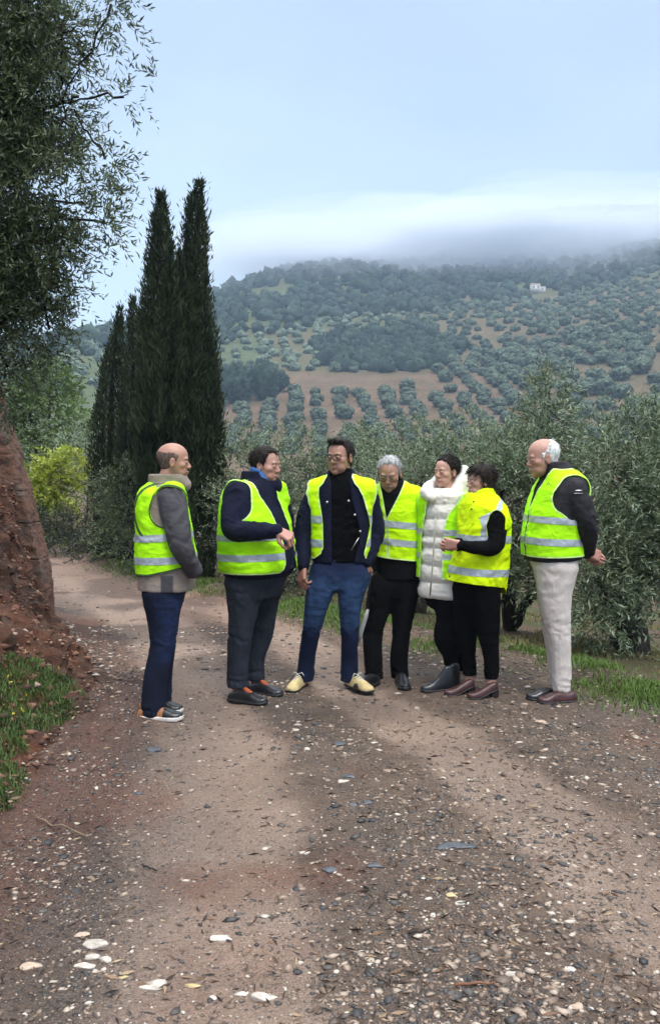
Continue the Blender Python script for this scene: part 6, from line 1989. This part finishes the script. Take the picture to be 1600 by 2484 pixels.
def scatter_stones():
    rng = np.random.default_rng(91)
    sh = stone_shapes(14, rng)
    n = 230000
    Y = np.exp(rng.uniform(math.log(2.1), math.log(14), n)); px = rng.uniform(-300, 2200, n)
    x = (px - CX) / FPX * Y
    P = np.stack([x, Y], -1); q = p3(x, Y)
    de, db = near_parts(x, Y)
    tl, tr_ = poly_dist(P, L_TRACK), poly_dist(P, R_TRACK)
    dens = .30 + .75 * smooth(.15, .55, np.minimum(tl, tr_)) * smooth(-.3, .25, fbm(q * 1.8, 3, 92))
    heap = np.exp(-((x - .55 - .16 * (Y - 3)) / .55) ** 2) * smooth(4.8, 3.6, Y)
    dens = np.clip(dens + .85 * heap, 0, 1.45) * smooth(-.6, .2, .35 - de) * np.where(db > .1, .35, 1) * np.where(Y > 8.5, .45, 1)
    k = (rng.random(n) < dens * .36) & (de < .5) & (db < .5)
    x, Y = x[k], Y[k]; m = len(x); heap = heap[k]
    dl = -x[:, None] * 0
    sz = np.exp(rng.normal(math.log(.0062), .55, m)) * (1 + .22 * heap) * np.clip(Y / 4.5, .75, 1.7)
    sz = np.clip(sz, .0025, .026)
    z = all_z(x, Y) + sz * .04 + np.where(near_parts(x, Y)[1] > 0, .05, 0)
    typ = rng.random(m)
    left = smooth(0, -.7, x)
    Vs, Fs = [], []
    tint = np.zeros((m, len(IV)))
    V = np.zeros((m, len(IV), 3))
    for i in range(m):
        a = rng.uniform(0, 6.28); c, s = math.cos(a), math.sin(a)
        v = sh[i % 14] @ np.array([[c, s, 0], [-s, c, 0], [0, 0, 1]])
        V[i] = v * sz[i] + (x[i], Y[i], z[i])
        tint[i] = typ[i]
    F = (IF[None] + (np.arange(m) * len(IV))[:, None, None]).reshape(-1, 3)
    M = stone_mat("gravel_stone", [(0.0, (0.034, 0.034, 0.036)), (0.28, (0.085, 0.073, 0.064)), (0.5, (0.165, 0.112, 0.080)), (0.78, (0.29, 0.21, 0.152)), (0.95, (0.42, 0.34, 0.265)), (1.0, (0.56, 0.50, 0.42))], .6)
    o = obj("gravel", mesh_data("gravel", V.reshape(-1, 3), F, (M,), dict(tint=tint.ravel()), smooth_=False))
    tag(o, "loose gravel and stone chips strewn over the dirt track", kind='stuff')
    return m
NST = scatter_stones()

def litter():
    rng = np.random.default_rng(93)
    n = 5200
    Y = np.exp(rng.uniform(math.log(2.1), math.log(11), n)); px = rng.uniform(-60, 1680, n)
    x = (px - CX) / FPX * Y
    P = np.stack([x, Y], -1); de, db = near_parts(x, Y)
    w = .25 + .9 * np.exp(-((x - .5 - .2 * (Y - 3)) / .6) ** 2) * (Y < 5.5) + .6 * smooth(-.4, .0, db) + .5 * smooth(-.5, 0, de)
    k = (rng.random(n) < w) & (db < .6) & (de < .8)
    x, Y = x[k], Y[k]; m = len(x)
    a = rng.uniform(0, 6.28, m)
    D = np.stack([np.cos(a), np.sin(a), .12 * rng.normal(size=m)], 1)
    ln = rng.uniform(.02, .06, m)
    z = all_z(x, Y) + .006 + np.where(near_parts(x, Y)[1] > 0, .05, 0)
    V, F = leaf_cards(np.stack([x, Y, z], 1), D, ln, ln * .2, rng, .1)
    M = stone_mat("dead_leaf", [(0.0, (0.018, 0.015, 0.013)), (0.5, (0.07, 0.04, 0.026)), (0.85, (0.18, 0.10, 0.055)), (1, (0.35, 0.26, 0.15))], .8)
    o = obj("leaf_litter", mesh_data("leaf_litter", V, F, (M,), dict(tint=np.repeat(rng.random(m), 4)), smooth_=False))
    tag(o, "dead leaves and bits of twig scattered over the track", kind='stuff')
litter()

# ---- the stones one can pick out, each a thing
M_PALE = stone_mat("pale_limestone", [(0.0, (0.30, 0.25, 0.20)), (1.0, (0.56, 0.51, 0.44))], .7)
M_SLATE = stone_mat("slate_stone", [(0.0, (0.05, 0.055, 0.065)), (1.0, (0.10, 0.105, 0.115))], .4)
M_OCHRE = stone_mat("ochre_stone", [(0.0, (0.36, 0.27, 0.13)), (1.0, (0.52, 0.40, 0.20))], .7)
M_RUST = stone_mat("tan_stone", [(0.0, (0.36, 0.26, 0.19)), (1.0, (0.48, 0.37, 0.28))], .75)
import bmesh as _bm
def rock_mesh(name, size, seed, mat):
    rng = np.random.default_rng(seed)
    b = _bm.new(); _bm.ops.create_icosphere(b, subdivisions=3, radius=1)
    V = np.array([v.co[:] for v in b.verts]); F = np.array([[v.index for v in f.verts] for f in b.faces]); b.free()
    for _ in range(9):      # chip flat facets off
        n = rng.normal(size=3); n[2] *= .35; n /= np.linalg.norm(n)
        d = rng.uniform(.45, .8); h = V @ n
        V = V - np.where(h > d, (h - d) * .92, 0)[:, None] * n
    V = V * (1 + .16 * fbm(V * 2.1 + seed, 3, seed))[:, None] * np.array(size) * 1.25
    return mesh_data(name, V, F, (mat,), dict(tint=np.clip(.55 + .9 * fbm(V / max(size) * 2.6, 3, seed + 1) + .1 * rng.normal(size=len(V)), 0, 1)), smooth_=False)
ROCKS = [
    (237, 2292, 62, 30, M_PALE, "large flat white stone, biggest of the white cluster at lower left"), (225, 2323, 44, 20, M_PALE, "white stone just below the biggest white stone at lower left"),
    (256, 2328, 36, 22, M_PALE, "squarish white stone at the right end of the lower left cluster"), (203, 2344, 46, 17, M_PALE, "low white stone at the bottom of the lower left cluster"),
    (201, 2268, 34, 15, M_RUST, "small tan stone left of the biggest white stone"), (70, 2344, 50, 15, M_RUST, "flat buff stone far left of the white cluster"),
    (378, 2388, 66, 17, M_PALE, "long low cream stone near the bottom, left of centre"), (466, 2392, 36, 14, M_OCHRE, "cream-yellow stone right of the long low cream stone"),
    (302, 2371, 22, 12, M_OCHRE, "small bright ochre stone between the white stones"), (640, 2422, 70, 38, M_PALE, "tilted white slab stone at bottom centre"),
    (590, 2412, 34, 14, M_PALE, "white stone left of the tilted white slab"), (516, 2420, 26, 10, M_PALE, "smallest white stone left of the tilted slab"),
    (532, 2278, 54, 12, M_PALE, "thin cream stone alone in the left wheel track"), (373, 1820, 40, 22, M_SLATE, "dark blue-grey slate stone behind the smooth wheel track at left"),
    (334, 1926, 22, 10, M_SLATE, "small black stone on the gravel at left"), (102, 1612, 34, 30, M_RUST, "pale stone lodged in the red bank"),
    (826, 1805, 36, 15, M_SLATE, "dark stone in the middle of the track below the man with glasses"), (840, 1884, 38, 16, M_SLATE, "grey stone pair member on the central gravel ridge"),
    (833, 1896, 28, 13, M_PALE, "light stone in front of the grey stone on the central ridge"), (856, 1953, 26, 16, M_SLATE, "round black stone on the central gravel ridge"),
    (893, 1948, 26, 16, M_SLATE, "dull black stone beside the round black stone"), (1098, 2052, 90, 18, M_SLATE, "long dark slab lying across the gravel right of centre"),
    (910, 2100, 42, 15, M_SLATE, "dark slate lump left of the long dark slab"), (800, 2112, 34, 20, M_SLATE, "dark rounded stone in the centre of the foreground"),
    (1243, 2364, 44, 16, M_PALE, "elongated white stone in the right foreground gravel"), (1380, 2352, 36, 15, M_PALE, "pale stone right of the elongated white stone"),
    (1092, 2172, 26, 14, M_OCHRE, "orange-tan stone among the right foreground litter"), (1120, 2192, 34, 16, M_PALE, "cream stone below the orange-tan stone"),
    (1312, 1752, 24, 12, M_RUST, "small grey-buff stone near the loafers at right"), (1395, 2440, 40, 18, M_RUST, "tan stone near the bottom right corner"),
]
def place_rock(px, py, wpx, hpx, mat, label, i):
    zz_ = 0.0
    p = gnd(px, py)
    if px < 300 and py < 1700: p = at(px, py, 5.9)
    else:
        for _ in range(3):
            zz_ = float(all_z(np.float64(p[0]), np.float64(p[1]))); p = gnd(px, py, zz_)
    s = p[1] / FPX
    r = wpx * s / 2
    pitch = (CAMZ - p[2]) / p[1]
    dep = min(1.3 * r, max(.6 * r, hpx * s / 2 / max(.18, pitch) * .7))
    o = obj("stone", rock_mesh("stone", (r * 1.12, dep, min(.30 * r, hpx * s * .26)), 500 + i, mat), None, p)
    o.rotation_euler = (0, 0, 0)
    tag(o, label, "stone", "stones one can pick out on the track")
for i, q in enumerate(ROCKS): place_rock(*q, i)
# sticks
for k, (a, b, r, lab) in enumerate([((90, 2018), (215, 2042), .005, "long thin dry stick at the foot of the left bank"), ((345, 2100), (382, 2112), .004, "short black twig in the left wheel track"), ((1100, 2396), (1200, 2388), .005, "reddish stick in the right foreground gravel"),
                                   ((270, 1700), (228, 1668), .006, "thin twig sloping down the red bank"), ((990, 2270), (1045, 2262), .006, "dark thin twig among foreground gravel right of centre")]):
    pa, pb = gnd(*a), gnd(*b)
    for p in (pa, pb): p[2] = float(all_z(np.float64(p[0]), np.float64(p[1]))) + .012
    V, F = tubes_mesh([limb(pa, pb, r, r * .6, rgr, .05, 7)])
    o = obj("stick", mesh_data("stick", V - pa, F, (plain("stick_bark", [(.16, .11, .07), (.012, .01, .01), (.17, .075, .04), (.1, .06, .035), (.04, .025, .018)][k], .9, .3),)), None, pa)
    tag(o, lab, "stick", "sticks lying on the ground")

# ------------------------------------------------------------------ air: even haze, and the low cloud on the hilltop
def vol_mat(name, dens, col=(0.86, 0.92, 1.0), an=0.0):
    m = bpy.data.materials.new(name); m.use_nodes = True
    n, l = m.node_tree.nodes, m.node_tree.links
    n.clear()
    o = n.new("ShaderNodeOutputMaterial"); v = n.new("ShaderNodeVolumePrincipled")
    v.inputs["Density"].default_value = dens; v.inputs["Color"].default_value = (*col, 1); v.inputs["Anisotropy"].default_value = an
    l.new(v.outputs[0], o.inputs["Volume"])
    return m
def fog_lump(c, r, dens, seed):
    import bmesh
    b = bmesh.new(); bmesh.ops.create_icosphere(b, subdivisions=4, radius=1)
    V = np.array([v.co[:] for v in b.verts]); F = np.array([[v.index for v in f.verts] for f in b.faces]); b.free()
    V = V * (1 + .34 * fbm(V * 1.5, 4, seed))[:, None] * np.array(r) + np.array(c)
    o = obj("low_cloud", mesh_data("low_cloud", V, F, (vol_mat("cloud_vapour", dens, (0.87, 0.91, 0.98)),)))
    tag(o, kind='stuff')
rf = np.random.default_rng(3)
for i in range(38):
    px = 640 + (i % 19) * 62 + rf.uniform(-45, 45); d = rf.uniform(460, 620)
    low = i >= 19
    el = np.interp(px, [600, 800, 1000, 1400, 1800], [.216, .238, .249, .254, .253]) + (rf.uniform(-.050, -.008) if low else rf.uniform(-.016, .016))
    fog_lump(((px - CX) / FPX * d, d, CAMZ + el * d), (rf.uniform(22, 60) if low else rf.uniform(45, 100), rf.uniform(35, 70), rf.uniform(9, 24) if low else rf.uniform(10, 19)), (.0030 if px < 900 else .0052) if low else .0078, 700 + i)
HAZE_TOP = max(float(v[2]) for v in bpy.data.objects["hillside"].bound_box) + 60
V, F = box((-2450, -2450, -30), (2450, 2450, HAZE_TOP))
o = obj("haze", mesh_data("haze", V, F, (vol_mat("haze_air", .0005, (0.60, 0.79, 1.0)),), smooth_=False))
tag(o, kind='stuff')
